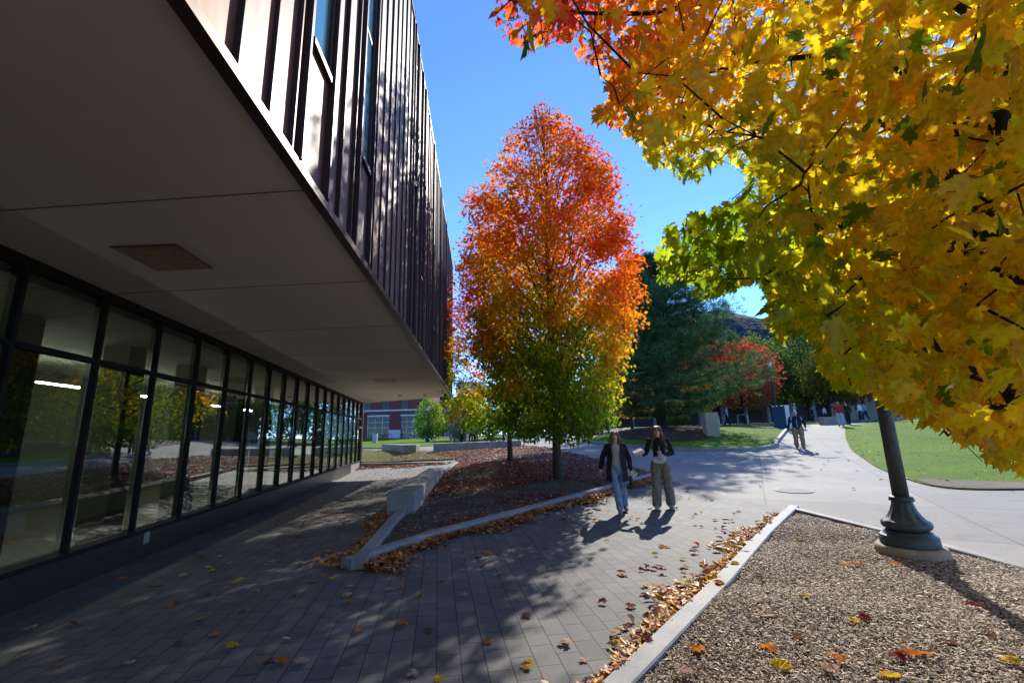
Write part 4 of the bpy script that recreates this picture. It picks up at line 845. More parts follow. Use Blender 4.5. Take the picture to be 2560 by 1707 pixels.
def hand(w, e, curl=.5, s=1, side=1):
    """palm + five fingers beyond wrist w, coming from elbow e"""
    w = Vector(w); e = Vector(e); d = (w-e).normalized(); a = Vector((0, -1, 0)) if abs(d.y) < .8 else Vector((0, 0, 1)); a = (a-d*a.dot(d)).normalized(); b = d.cross(a)  # a: row direction of the knuckles
    pr = [('c', w, .026*s, w+d*.05*s, .034*s, .55), ('c', w+d*.03*s-a*.018*s, .018*s, w+d*.085*s-a*.026*s, .013*s), ('c', w+d*.03*s+a*.018*s, .018*s, w+d*.085*s+a*.026*s, .013*s)]
    for k, (o_, ln) in enumerate(((.030, .062), (.010, .072), (-.010, .068), (-.029, .052))):
        p = w+d*.082*s+a*o_*s; q = p+(d*math.cos(curl*.5)+b*side*math.sin(curl*.5))*ln*.5*s; r = q+(d*math.cos(curl*1.6)+b*side*math.sin(curl*1.6))*ln*.5*s
        pr += [('c', p, .0095*s, q, .0085*s), ('c', q, .0085*s, r, .0072*s)]
    p = w+d*.03*s+a*.03*s; q = p+(a*.7+d*.6+b*side*.25).normalized()*.036*s; pr += [('c', p, .013*s, q, .010*s), ('c', q, .010*s, q+(d*.9+b*side*.4).normalized()*.026*s, .008*s)]
    return pr
def person(label, x, y, H, head, P, O, z=None, det=1, dense=.012, group=None):
    """local frame: person faces -Y, x to their left; head: rotation about z (deg)"""
    z = g(x, y) if z is None else z; k = H/1.72; e_ = empty('person', (x, y, z), label=label, cat='person', group=group)
    X = Matrix.Translation((x, y, z))@Matrix.Rotation(math.radians(head), 4, 'Z')@Matrix.Scale(k, 4)
    wd = O.get('w', 1.0); skin = O.get('skin', SKIN)
    L_, R_ = P.get('lf', (.10, -.0)), P.get('rf', (-.10, 0))          # feet (x, y)
    lz, rz = P.get('lz', 0), P.get('rz', 0); ln = P.get('lean', 0)
    hip = Vector((0, ln*.0, .93)); sh = Vector((0, -ln, 1.42)); neck = Vector((0, -ln*1.15-.005, 1.50)); hd = neck+Vector(P.get('hd', (0, -.02, .115)))
    def leg(f, s, fz):
        h = Vector((s*.088*wd, 0, .90)); an = Vector((f[0], f[1]+.03, .085+fz)); kn = (h+an)/2+Vector((s*.01, -.045-abs(f[1])*.12, .02)); return h, kn, an, Vector((f[0]+s*.018, f[1]-.135, .042+fz*.55))
    lh, lk, la, lt = leg(L_, 1, lz); rh, rk, ra, rt = leg(R_, -1, rz)
    ls = sh+Vector((.178*wd, 0, 0)); rs = sh+Vector((-.178*wd, 0, 0))
    le, lw = ls+Vector(P.get('le', (.06, .02, -.29))), ls+Vector(P.get('lw', (.09, -.04, -.53))); re, rw = rs+Vector(P.get('re', (-.06, .02, -.29))), rs+Vector(P.get('rw', (-.09, -.04, -.53)))
    body = [('e', hd+Vector((0, .012, .022)), (.074, .092, .096)), ('c', hd+Vector((0, -.028, -.02)), .062, hd+Vector((0, -.048, -.078)), .036), ('e', hd+Vector((0, -.03, -.015)), (.062, .06, .075)),
            ('c', hd+Vector((0, -.085, .012)), .010, hd+Vector((0, -.106, -.022)), .014), ('e', hd+Vector((.03, -.072, .028)), (.02, .014, .01)), ('e', hd+Vector((-.03, -.072, .028)), (.02, .014, .01)), ('e', hd+Vector((0, -.078, -.062)), (.024, .018, .016)),
            ('e', hd+Vector((.076, .01, 0)), (.010, .018, .030)), ('e', hd+Vector((-.076, .01, 0)), (.010, .018, .030)),
            ('c', neck+Vector((0, .012, -.07)), .056, hd+Vector((0, .02, -.03)), .050), ('c', sh+Vector((-.12*wd, .01, -.01)), .055, sh+Vector((.12*wd, .01, -.01)), .055), ('c', sh+Vector((0, 0, -.10)), .13*wd, hip+Vector((0, 0, .16)), .11*wd, .75), ('c', hip+Vector((0, 0, .12)), .115*wd, hip+Vector((0, .01, -.02)), .135*wd, .75)]
    for (h, kn, an, tt) in ((lh, lk, la, lt), (rh, rk, ra, rt)): body += [('c', h, .082*wd, kn, .055), ('c', kn, .055, an, .038), ('c', an, .036, tt, .030)]
    for (s_, el, w, sd, cu) in ((ls, le, lw, 1, P.get('lc', .55)), (rs, re, rw, -1, P.get('rc', .55))): body += [('c', s_, .052*wd, el, .04), ('c', el, .04, w, .027)]+hand(w, el, cu, 1, sd)
    blob('body', body, skin, e_, X, dense if det == 0 else .0075, 1)
    v2 = dense if det == 0 else .010
    # trousers
    lw_ = O.get('leg', .085); pw = O.get('hem', .075)
    tr = [('c', hip+Vector((0, 0, O.get('waist', .10))), .135*wd, hip+Vector((0, .01, -.03)), .150*wd, .80)]
    for (h, kn, an, tt) in ((lh, lk, la, lt), (rh, rk, ra, rt)): tr += [('c', h, (lw_+.02)*wd, kn, lw_), ('c', kn, lw_, an+Vector((0, 0, .035)), pw)]
    blob('trousers', tr, O['legm'], e_, X, v2, 2, .009 if det else .005)
    for (an, tt, s) in ((la, lt, 1), (ra, rt, -1)):
        blob('shoe', [('c', an+Vector((0, .02, -.033)), .052, tt+Vector((0, -.03, -.002)), .046, 1), ('c', an+Vector((0, 0, 0)), .045, an+Vector((0, 0, .03)), .044), ('c', an+Vector((0, .035, -.055)), .034, tt+Vector((0, -.045, -.01)), .034, 1)], O['shoem'], e_, X, v2*.9, 1)
    # top
    tb = O.get('top_len', .0); tp = [('c', sh+Vector((-.115*wd, .005, -.005)), .068, sh+Vector((.115*wd, .005, -.005)), .068), ('c', sh+Vector((0, 0, -.08)), .158*wd, sh+Vector((0, 0, -.30)), O.get('belly', .145)*wd, .74), ('c', sh+Vector((0, 0, -.28)), O.get('belly', .145)*wd, hip+Vector((0, 0, .10-tb)), O.get('hemr', .15)*wd, .80)]
    slv = [('c', neck+Vector((0, .012, -.075)), .05, ls, .066), ('c', neck+Vector((0, .012, -.075)), .05, rs, .066)]
    for (s_, el, w) in ((ls, le, lw), (rs, re, rw)): slv += [('c', s_, .066*wd, el, .056*O.get('slw', 1)), ('c', el, .056*O.get('slw', 1), w-(w-el).normalized()*.012, .042*O.get('slw', 1))]
    if not O.get('coat'): tp += slv
    if O.get('collar'): tp += [('c', neck+Vector((0, .012, -.05)), .066, neck+Vector((0, .008, .0)), .062)]
    blob('top', tp, O['topm'], e_, X, v2, 2, .008 if det else .004)
    if O.get('coat'):
        mb = MB(); rows = [(1.475, .085, .075), (1.44, .165, .10), (1.36, .205, .135), (1.2, .205, .145), (1.0, .215, .16), (.85, .235, .175), (.68, .25, .19), (O.get('coat_z', .60), .255, .195)]; n = 26
        for th, sg in ((0, 1), (-.014, -1)):
            vs = []
            for (zz, ax, ay) in rows:
                op = .52+.10*math.sin(zz*9)
                for i in range(n+1):
                    q = -PI/2+op+(2*PI-2*op)*i/n; rr = 1+.035*math.sin(q*7+zz*3)*(1.5-zz); vs.append(((ax+th)*math.cos(q)*rr*wd, (ay+th)*math.sin(q)*rr-ln*(zz-.9)*1.9, zz))
            fs = [(i*(n+1)+j, i*(n+1)+j+1, (i+1)*(n+1)+j+1, (i+1)*(n+1)+j) for i in range(len(rows)-1) for j in range(n)]
            mb.add(vs, fs if sg < 0 else [f[::-1] for f in fs])
        m_ = len(rows)*(n+1)
        for i in range(len(rows)-1):
            for j in (0, n): a, b = i*(n+1)+j, (i+1)*(n+1)+j; mb.f.append((a, b, b+m_, a+m_))
        for j in range(n): a = (len(rows)-1)*(n+1)+j; mb.f.append((a, a+1, a+1+m_, a+m_))
        me = mb.mesh(); me.transform(X); link('coat', me, O['coat'], e_, smooth=True)
        blob('coat_sleeves', slv, O['coat'], e_, X, v2, 2, .004)
    # face
    if det:
        for s in (-1, 1):
            blob('eye', [('e', hd+Vector((s*.030, -.083, .018)), (.012, .006, .006))], M_eye, e_, X, .003, 0); blob('eyebrow', [('c', hd+Vector((s*.018, -.086, .036)), .004, hd+Vector((s*.044, -.078, .037)), .003)], O['hairm'], e_, X, .003, 0)
        blob('mouth', [('c', hd+Vector((-.020, -.088, -.047)), .005, hd+Vector((.020, -.088, -.047)), .005), ('e', hd+Vector((0, -.092, -.049)), (.017, .007, .007))], M_lip, e_, X, .003, 0)
        if O.get('glasses'):
            mb = MB()
            for s in (-1, 1): mb.tube([hd+Vector((s*.031+.022*math.cos(a), -.098, .016+.017*math.sin(a))) for a in np.linspace(0, 2*PI, 15)], .0028, 5, False); mb.tube([hd+Vector((s*.053, -.096, .02)), hd+Vector((s*.074, 0, .015))], .0022, 4)
            mb.tube([hd+Vector((-.009, -.1, .02)), hd+Vector((.009, -.1, .02))], .002, 4); me = mb.mesh(); me.transform(X); link('glasses', me, mat('glasses_frame', (.10, .03, .03), .3), e_)
    hl = O.get('hair', 'short')
    hp = [('e', hd+Vector((0, .025, .038)), (.084, .095, .088))]
    if hl == 'short': hp = [('e', hd+Vector((0, .022, .040)), (.080, .094, .082))]
    if hl == 'bald': hp = [('e', hd+Vector((0, .035, .022)), (.077, .085, .082))]
    if hl == 'long':
        hp = [('e', hd+Vector((0, .030, .034)), (.090, .092, .092)), ('e', hd+Vector((.042, -.022, .072)), (.050, .066, .050)), ('e', hd+Vector((-.042, -.022, .072)), (.050, .066, .050)), ('c', hd+Vector((.074, -.035, .03)), .022, hd+Vector((.088, -.03, -.08)), .028), ('c', hd+Vector((-.074, -.035, .03)), .022, hd+Vector((-.088, -.03, -.08)), .028), ('e', hd+Vector((0, .055, -.09)), (.115, .055, .13))]; ll = O.get('hairlen', .30)
        for i in range(11):
            a = -.42+(PI+.84)*i/10; cx, cy = math.cos(a), math.sin(a); p = hd+Vector((.070*cx, .015+.072*cy, .035)); q = hd+Vector((.096*cx+RNG.normal(0, .006), .03+.075*cy, -ll*.45)); r = q+Vector((.060*cx+RNG.normal(0, .012), .0-.02*(1-cy), -ll*.5+RNG.normal(0, .02))); hp += [('c', p, .030, q, .040), ('c', q, .040, r, .022)]
    if hl == 'tail': hp += [('c', hd+Vector((0, .11, .05)), .03, hd+Vector((0, .15, -.10)), .02)]
    if hl != 'none': blob('hair', hp, O['hairm'], e_, X, v2*.8, 1, .006 if hl == 'long' else .002)
    if det and hl == 'long':
        mb = MB()
        for i in range(260):
            a = RNG.uniform(-.5, PI+.5); ll = O.get('hairlen', .3); cx, cy = math.cos(a), math.sin(a); p0 = hd+Vector((.088*cx, .02+.09*cy, RNG.uniform(-.08, .05))); p1 = p0+Vector((.035*cx, .02*cy, -.10))+Vector(RNG.normal(0, .014, 3)); p2 = p1+Vector((.01*cx, 0, -ll*.45))+Vector(RNG.normal(0, .025, 3)); mb.tube([p0, p1, p2], [.0035, .004, .002], 3)
        me = mb.mesh(); me.transform(X); link('hair_strands', me, O['hairm'], e_)
    if O.get('pack'):
        blob('backpack', [('c', sh+Vector((0, .17, -.06)), .10, sh+Vector((0, .17, -.36)), .12, .75), ('c', sh+Vector((0, .25, -.22)), .06, sh+Vector((0, .25, -.34)), .07)], O['pack'], e_, X, v2*1.2, 2)
        for s in (-1, 1):
            me = MB().tube([sh+Vector((s*.09, .12, -.02)), sh+Vector((s*.10, .0, .075)), sh+Vector((s*.11, -.135, -.05)), sh+Vector((s*.13, -.125, -.25)), sh+Vector((s*.15, .08, -.34))], .016, 6).mesh(); me.transform(X); link('strap', me, O['pack'], e_)
    return e_, X, dict(lw=lw, rw=rw, le=le, re=re, hd=hd, hip=hip, sh=sh, ls=ls, rs=rs, k=k)
H_BR = mat('hair_brown', (.20, .12, .07), .5, nsc=30, amt=.4, stretch=(1, 1, .2)); H_DK = mat('hair_dark', (.03, .022, .018), .5); H_GR = mat('hair_grey', (.25, .22, .2), .6); H_LB = mat('hair_lightbrown', (.22, .14, .08), .5, nsc=30, amt=.4, stretch=(1, 1, .2))
NAVY = cloth('navy', (.022, .028, .055)); BLK = cloth('black', (.022, .022, .026)); JEAN = cloth('jeans', (.22, .31, .42), .3); CREAM = cloth('cream', (.48, .41, .36), .1); KHAKI = cloth('khaki', (.30, .21, .12)); WHT = cloth('white', (.62, .62, .64), .1)
GREY = cloth('grey', (.25, .26, .28)); REDM = cloth('red', (.42, .035, .04)); LBL = cloth('light_blue', (.30, .40, .55)); SH_B = mat('shoe_beige', (.42, .38, .30), .7); SH_D = mat('shoe_dark', (.06, .05, .045), .6); SH_W = mat('shoe_white', (.6, .6, .6), .6); BLUEP = cloth('blue_pack', (.02, .12, .42))
# woman in the long dark coat, mid stride
w, Xw, J = person('young woman walking in a long dark open coat, cream sweater and light jeans', 2.17, 9.85, 1.65, -10,
    dict(lf=(.13, .20), rf=(.01, -.16), lz=.035, le=(.10, .05, -.27), lw=(.12, .0, -.53), re=(-.12, .07, -.26), rw=(-.17, .03, -.49), lc=1.2, rc=.5, hd=(0, -.02, .115)),
    dict(legm=JEAN, shoem=mat('shoe_brown', (.22, .19, .17), .6), topm=CREAM, coat=cloth('coat_dark', (.028, .028, .032)), hair='long', hairm=H_BR, hairlen=.33, leg=.074, hem=.082, waist=.08, belly=.135, hemr=.14, top_len=-.0, slw=1.15, coat_z=.66))
# her brochure and bottle
hw = Xw@(J['lw']+Vector((.0, -.02, -.07)))
Bm = newmat('brochure_print'); m, t, out = Bm; c = ramp(t, noise(t, coords(t), 18, 2), [(.40, (.03, .22, .22)), (.46, (.55, .55, .45)), (.54, (.50, .34, .16)), (.6, (.05, .30, .32))]); princ(t, out, c, .5)
R_ = Matrix.Translation(hw)@Matrix.Rotation(math.radians(38), 4, 'Y')@Matrix.Rotation(math.radians(-12), 4, 'X')
mb = MB(); mb.box(-.10, .12, -.012, .0, -.06, .09, M=R_); mb.box(-.10, .115, .002, .008, -.055, .095, M=R_)
tag(link('folded_brochure', mb.mesh(), m, loc=hw), 'folded teal and tan printed brochure in the hand of the woman in the coat', 'brochure')
bt_ = hw+Vector((-.005, .0, -.05)); mb = MB(); mb.lathe([(.028, -.26), (.037, -.25), (.037, -.05), (.03, -.03), (.03, .0)], bt_, 16)
tag(link('water_bottle', mb.mesh(), mat('bottle_green', (.012, .05, .055), .35, .3), loc=bt_, smooth=True), 'dark green bottle hanging from the hand of the woman in the coat', 'bottle')
# camo trousers
c_, Xc, J = person('young person with glasses, black top, camouflage trousers and beige boots', 3.18, 10.1, 1.74, -14,
    dict(lf=(.15, .03), rf=(-.13, -.03), le=(.10, .09, -.27), lw=(-.115, -.19, -.30), re=(-.09, .04, -.26), rw=(-.20, -.21, -.29), lc=1.5, rc=1.3, hd=(-.01, -.02, .115)),
    dict(legm=M_camo, shoem=SH_B, topm=BLK, hair='long', hairm=H_BR, hairlen=.34, leg=.10, hem=.098, waist=.06, glasses=1, belly=.125, hemr=.13, top_len=-.06, collar=1, slw=.9))
sk = MB()
blob('shirt_hem', [('c', J['hip']+Vector((0, 0, .14)), .133, J['hip']+Vector((0, 0, .11)), .138, .8)], WHT, c_, Xc, .012, 1)
blob('waist_bag', [('c', J['hip']+Vector((-.12, -.125, .09)), .048, J['hip']+Vector((.06, -.145, .085)), .052, .6), ('c', J['hip']+Vector((-.10, -.13, .06)), .04, J['hip']+Vector((.04, -.14, .05)), .04, .6)], WHT, c_, Xc, .008, 1)
cu = Xc@(J['lw']+Vector((-.075, -.055, .0))); mb = MB(); mb.lathe([(.030, -.10), (.041, .065), (.044, .068), (.044, .075)], cu, 20)
ce = empty('drink_cup', cu, label='clear plastic cup with straw held by the person in camouflage trousers', cat='cup'); link('cup', mb.mesh(), mat('cup_pale', (.55, .53, .52), .3), ce, smooth=True)
MB().lathe([(.046, .074), (.046, .082), (.03, .09)], cu, 20).build('lid', mat('lid_clear', (.6, .6, .6), .2), ce, smooth=True); MB().tube([cu+Vector((0, 0, .08)), cu+Vector((.008, 0, .19))], .005, 6).build('straw', WHT, ce)
MB().lathe([(.0375, -.03), (.0405, .03)], cu, 20).build('cup_label', mat('cup_band', (.30, .16, .10), .5), ce, smooth=True) if False else None
bx_ = Xc@(J['rw']+Vector((-.075, -.05, .055))); Rb = Matrix.Translation(bx_)@Matrix.Rotation(math.radians(-22), 4, 'Y')@Matrix.Rotation(math.radians(12), 4, 'X')
fb = empty('takeaway_box', bx_, label='pale clamshell takeaway box carried by the person in camouflage trousers', cat='food box')
def frust(mb, w0, w1, d0, d1, z0, z1, M):
    vs = [M@Vector(v) for v in ((-w0, -d0, z0), (w0, -d0, z0), (w0, d0, z0), (-w0, d0, z0), (-w1, -d1, z1), (w1, -d1, z1), (w1, d1, z1), (-w1, d1, z1))]; mb.add(vs, [(3, 2, 1, 0), (4, 5, 6, 7), (0, 1, 5, 4), (1, 2, 6, 5), (2, 3, 7, 6), (3, 0, 4, 7)]); return mb
frust(MB(), .105, .125, .09, .11, -.035, .0, Rb).build('tray', mat('box_pale', (.62, .57, .54), .7), fb, bevel=.008); frust(MB(), .125, .10, .11, .085, .003, .04, Rb).build('lid', mat('box_pale', (.62, .57, .54), .7), fb, bevel=.008)
# man in navy track jacket
mn, Xm, J = person('heavyset bearded man in navy track jacket with white side stripes and khaki trousers', 14.0, 22.45, 1.80, -28,
    dict(lf=(.13, -.10), rf=(-.11, .12), rz=.02, le=(.10, .10, -.26), lw=(.10, .02, -.45), re=(-.09, .03, -.29), rw=(-.15, -.02, -.55), hd=(0, -.03, .145)),
    dict(w=1.28, legm=KHAKI, shoem=SH_D, topm=NAVY, hair='bald', hairm=H_DK, leg=.095, hem=.088, belly=.152, hemr=.155, top_len=.05, collar=1), det=1)
blob('beard', [('c', J['hd']+Vector((-.03, -.055, -.07)), .028, J['hd']+Vector((.03, -.055, -.07)), .028), ('c', J['hd']+Vector((-.058, -.01, -.05)), .016, J['hd']+Vector((-.03, -.05, -.075)), .02), ('c', J['hd']+Vector((.058, -.01, -.05)), .016, J['hd']+Vector((.03, -.05, -.075)), .02)], H_DK, mn, Xm, .007, 1)
me = MB().tube([J['sh']+Vector((0, -.125, .0)), J['sh']+Vector((0, -.155, -.12)), J['sh']+Vector((0, -.16, -.30)), J['hip']+Vector((0, -.172, .05))], .009, 6).mesh(); me.transform(Xm); link('zip', me, WHT, mn)
for s, q in ((-1, J['rs']), (1, J['ls'])):
    me = MB().tube([q+Vector((-s*.045, -.06, .035)), q+Vector((-s*.01, -.085, -.03)), q+Vector((-s*.03, -.11, -.12))], [.016, .02, .012], 6).mesh(); me.transform(Xm); link('side_stripe', me, WHT, mn)
def simple(label, px, py, y, H, head, P, O, group=None):
    d = ray(px, py); t = y/d[1]; p = CAM+d*t; return person(label, float(p[0]), y, H, head, P, O, det=0, dense=.02)
wk1 = dict(lf=(.09, -.24), rf=(-.08, .26), rz=.05, le=(.07, .12, -.27), lw=(.08, .06, -.5), re=(-.07, -.06, -.27), rw=(-.08, -.24, -.45)); wk2 = dict(lf=(.08, .2), rf=(-.08, -.18), lz=.04); st = dict()
person('man in plain red sweatshirt and pale grey jeans walking towards the camera', 23.8, 33.0, 1.78, -34, dict(lf=(.10, -.12), rf=(-.10, .12), rz=.02), dict(w=1.1, legm=cloth('pale_jeans', (.36, .42, .48)), shoem=SH_D, topm=REDM, hair='bald', hairm=H_DK, skin=SKIN2, top_len=.05, leg=.085), det=0, dense=.016)
person('person in black walking just behind the man in red', 26.0, 35.2, 1.72, 150, wk2, dict(legm=BLK, shoem=SH_D, topm=BLK, hair='short', hairm=H_DK), det=0, dense=.02)
simple('person in light blue shirt with dark backpack behind the man in navy', 1990, 1040, 33.5, 1.76, 215, wk2, dict(legm=NAVY, shoem=SH_D, topm=LBL, hair='short', hairm=H_DK, pack=BLK))
simple('person in light blue top with blue grey backpack walking right behind the tan stone pillar', 1818, 1050, 39.5, 1.74, 70, wk2, dict(legm=NAVY, shoem=SH_D, topm=LBL, hair='short', hairm=H_DK, pack=cloth('slate', (.08, .12, .17)), skin=SKIN2))
simple('striding person with a bright blue backpack at the left end of the lawn island', 1513, 1075, 39.0, 1.78, 240, wk1, dict(legm=NAVY, shoem=SH_D, topm=GREY, hair='short', hairm=H_DK, pack=BLUEP))
simple('person in a pale top with dark trousers far behind the lamp post pole', 2152, 1040, 42.0, 1.72, 200, wk2, dict(legm=NAVY, shoem=SH_W, topm=WHT, hair='short', hairm=H_DK))
simple('person in a grey pale top beside the one in pale top behind the lamp post', 2164, 1040, 43.0, 1.70, 190, wk1, dict(legm=NAVY, shoem=SH_W, topm=GREY, hair='tail', hairm=H_DK))
simple('person in white shirt standing on the far sunny bank', 2060, 1022, 52.0, 1.7, 20, st, dict(legm=NAVY, shoem=SH_D, topm=WHT, hair='short', hairm=H_DK))
simple('person in black standing on the far bank under the trees', 2029, 1022, 53.0, 1.7, 40, st, dict(legm=BLK, shoem=SH_D, topm=BLK, hair='short', hairm=H_DK))
simple('leftmost far walker, dark clothes and a pink grey bag on the back', 1154, 1090, 50.5, 1.68, 190, wk2, dict(legm=BLK, shoem=SH_D, topm=BLK, hair='tail', hairm=H_DK, pack=cloth('rose', (.34, .24, .26))))
simple('far walker in a white blue shirt, second of the group by the low wall', 1171, 1090, 51.5, 1.74, 200, wk1, dict(legm=WHT, shoem=SH_D, topm=LBL, hair='short', hairm=H_DK))
simple('far walker in dark jacket in the middle of the group by the low wall', 1177, 1090, 50.0, 1.82, 20, wk1, dict(legm=BLK, shoem=SH_D, topm=BLK, hair='short', hairm=H_BR))
simple('far walker carrying a pale pack in front of the group by the low wall', 1183, 1090, 51.0, 1.78, 170, wk2, dict(legm=BLK, shoem=SH_D, topm=NAVY, hair='short', hairm=H_LB, pack=WHT))
simple('rightmost walker of the group by the low wall, dark olive clothes', 1191, 1090, 52.0, 1.74, 10, st, dict(legm=cloth('olive', (.07, .08, .05)), shoem=SH_D, topm=cloth('olive', (.07, .08, .05)), hair='short', hairm=H_DK))
simple('far walker in black with white shoes left of the lamp base', 1222, 1095, 48.0, 1.7, 80, wk1, dict(legm=BLK, shoem=SH_W, topm=BLK, hair='short', hairm=H_DK))
simple('far walker in green grey beside the one in black near the lamp base', 1231, 1095, 48.8, 1.7, 100, wk2, dict(legm=cloth('olive', (.07, .08, .05)), shoem=SH_D, topm=GREY, hair='short', hairm=H_DK))
simple('far person in a pale blue shirt just right of the lamp base under the maple', 1271, 1095, 44.0, 1.7, 60, wk1, dict(legm=WHT, shoem=SH_D, topm=LBL, hair='short', hairm=H_DK))
simple('person in white trousers mostly hidden by the orange maple crown', 1411, 1100, 32.0, 1.7, 30, wk1, dict(legm=WHT, shoem=SH_D, topm=WHT, hair='short', hairm=H_DK))
simple('person with orange trim on dark leggings, mostly hidden by the maple crown', 1443, 1100, 33.0, 1.74, -20, wk1, dict(legm=cloth('rust', (.12, .04, .03)), shoem=SH_W, topm=cloth('rust', (.12, .04, .03)), hair='short', hairm=H_DK))
# ================================================================== leaf litter
dead = [(0, (.16, .05, .03)), (.25, (.42, .10, .03)), (.5, (.72, .26, .03)), (.7, (.80, .44, .10)), (.85, (.80, .50, .04)), (1, (.62, .46, .34))]
M_fl = attrmat('fallen_leaf', trans=.25, gloss=.06, tcol=1.0)
T_fall = leaf_template(_half, .35, .55); T_fall2 = leaf_template(_simp, .5, .5)
def lay(P, off, size, mode, name, label, tp, tilt=.32, m=None, cols=None, cat='fallen leaves'):
    n = len(P); z = gz(P[:, 0], P[:, 1])+off; a = RNG.uniform(0, 2*PI, n); tip = np.stack([np.cos(a), np.sin(a), RNG.normal(0, tilt, n)], 1); nrm = np.c_[RNG.normal(0, tilt, (n, 2)), RNG.choice([-1, 1], n)]
    pos = np.c_[P, z]; col = palette(dead, RNG.beta(1.3, 1.3, n)*mode[0]+mode[1], .12) if cols is None else cols
    return cloud(name, tp, pos, size, tip, nrm, col, m or M_fl, None, loc=(float(P[:, 0].mean()), float(P[:, 1].mean()), 0.), label=label, cat=cat, kind='stuff')
def along(pts, n, off, spread, side):
    P = [np.array(p) for p in pts]; Ls = np.array([np.linalg.norm(P[i+1]-P[i]) for i in range(len(P)-1)]); s = RNG.random(n)*Ls.sum(); cum = np.r_[0, np.cumsum(Ls)]; out = []
    for v in s:
        i = min(int(np.searchsorted(cum, v)-1), len(Ls)-1); i = max(i, 0); d = (P[i+1]-P[i])/Ls[i]; q = P[i]+d*(v-cum[i]); nn = np.array([-d[1], d[0]])*side
        w = .75+.5*math.sin(v*2.1+1)+.3*math.sin(v*5.3); out.append(q+nn*(off+abs(RNG.normal(0, spread*max(.3, w)))))
    return np.array(out)
# drifts against the kerbs
D1 = along([(5.6, 9.7), (3.86, 7.6), (2.18, 5.4), (.51, 3.31), (-.4, 2.15)], 2100, -.01, .14, -1)
D1 = D1[(np.hypot(D1[:, 0]-5.5, D1[:, 1]-9.55) > .6)]
lay(D1, RNG.uniform(.005, .07, len(D1)), RNG.uniform(.05, .095, len(D1)), (.9, .08), 'leaf_litter', 'drift of orange and yellow leaves along the long right kerb', T_fall)
D2 = along([(-2.15, 6.3), (-1.35, 7.8), (.13, 9.67), (1.25, 11.0), (2.49, 12.3), (4.4, 14.7)], 3600, .02, .20, -1)
lay(D2, RNG.uniform(.005, .07, len(D2)), RNG.uniform(.05, .09, len(D2)), (.75, .05), 'leaf_litter', 'drift of orange leaves along the front kerb of the tree bed', T_fall)
D3 = along([(-2.2, 6.35), (-2.52, 9.1), (-2.82, 10.3)], 700, .02, .16, 1); lay(D3, RNG.uniform(.005, .06, len(D3)), RNG.uniform(.05, .1, len(D3)), (.8, .1), 'leaf_litter', 'dull leaves drifted in the corner beside the bench', T_fall2)
D4 = along([(-8.6, 25.4), (-3.3, 23.7)], 1100, .0, .35, -1); lay(D4, RNG.uniform(.005, .05, len(D4)), RNG.uniform(.07, .12, len(D4)), (.45, 0), 'leaf_litter', 'brown red leaves at the foot of the far kerb wall', T_fall2)
bed = PK+PB+[(-3, 31), (-5.5, 28.6), (-3.2, 25.2)]+PL[::-1][:-1]
def fill(poly, n, mask=None):
    A = np.array(poly); P = RNG.uniform(A.min(0), A.max(0), (n, 2)); P = P[inpoly(P, poly)]
    return P if mask is None else P[mask(P)]
inner = lambda P: vnoise(np.c_[P, P[:, 0]*0], 1.0, 41)+vnoise(np.c_[P, P[:, 0]*0], 3.0, 42)*.5 > -.10-.40*np.clip((P[:, 1]-12)/3, -1, 1.7)
B1 = fill(bed, 52000, inner); lay(B1, .055+RNG.uniform(0, .03, len(B1)), RNG.uniform(.05, .10, len(B1)), (.55, .02), 'leaf_litter', 'carpet of red brown leaves covering the tree bed', T_tiny, .3, cols=palette([(0, (.13, .045, .035)), (.4, (.36, .085, .055)), (.7, (.55, .16, .08)), (1, (.66, .38, .26))], RNG.beta(1.3, 1.5, len(B1)), .1))
B3 = fill([(-8.6, 26.6), (-3.3, 24.8), (-2, 27), (0, 33), (-5, 29), (-9, 33)], 1600); lay(B3, .08, RNG.uniform(.06, .11, len(B3)), (.45, .1), 'leaf_litter', 'leaves scattered on the strip of dry grass', T_tiny, .3)
B4 = fill([(-6, 9), (-3, 10), (-3.4, 23), (-7.4, 23), (-6, 12)], 1100); lay(B4, .012, RNG.uniform(.05, .08, len(B4)), (.4, .0), 'leaf_litter', 'thin scatter of leaves on the shaded paving between wall and bench', T_tiny, .15)
B5 = fill([(7, 41), (30, 41), (44, 43), (44, 50), (8, 56)], 7000); lay(B5, .05, RNG.uniform(.1, .2, len(B5)), (.3, .0), 'leaf_litter', 'pale sunlit leaves on the slope behind the lawn island', T_tiny, .3, cols=palette([(0, (.16, .09, .06)), (1, (.7, .62, .55))], RNG.random(len(B5)), .1))
B6 = fill(ISL, 260); lay(B6, .09, RNG.uniform(.06, .1, len(B6)), (.7, .1), 'leaf_litter', 'few leaves dotted over the lawn island', T_tiny, .3)
B7 = fill(LR+[(45, 9), (50, 30), (46, 40), (36, 40), (29.5, 37.6)], 900, lambda P: P[:, 0] < P[:, 1]*1.3+3); lay(B7, .04, RNG.uniform(.06, .1, len(B7)), (.8, .1), 'leaf_litter', 'few leaves dotted over the lawn right of the path', T_tiny, .3)
B8 = fill([(10.2, 11), (13, 9.5), (20, 9.5), (26, 33), (18, 26), (14, 19), (11, 14)], 420); lay(B8, .02, RNG.uniform(.04, .08, len(B8)), (.5, .1), 'leaf_litter', 'leaf crumbs along the edge of the lawn and path', T_tiny, .3)
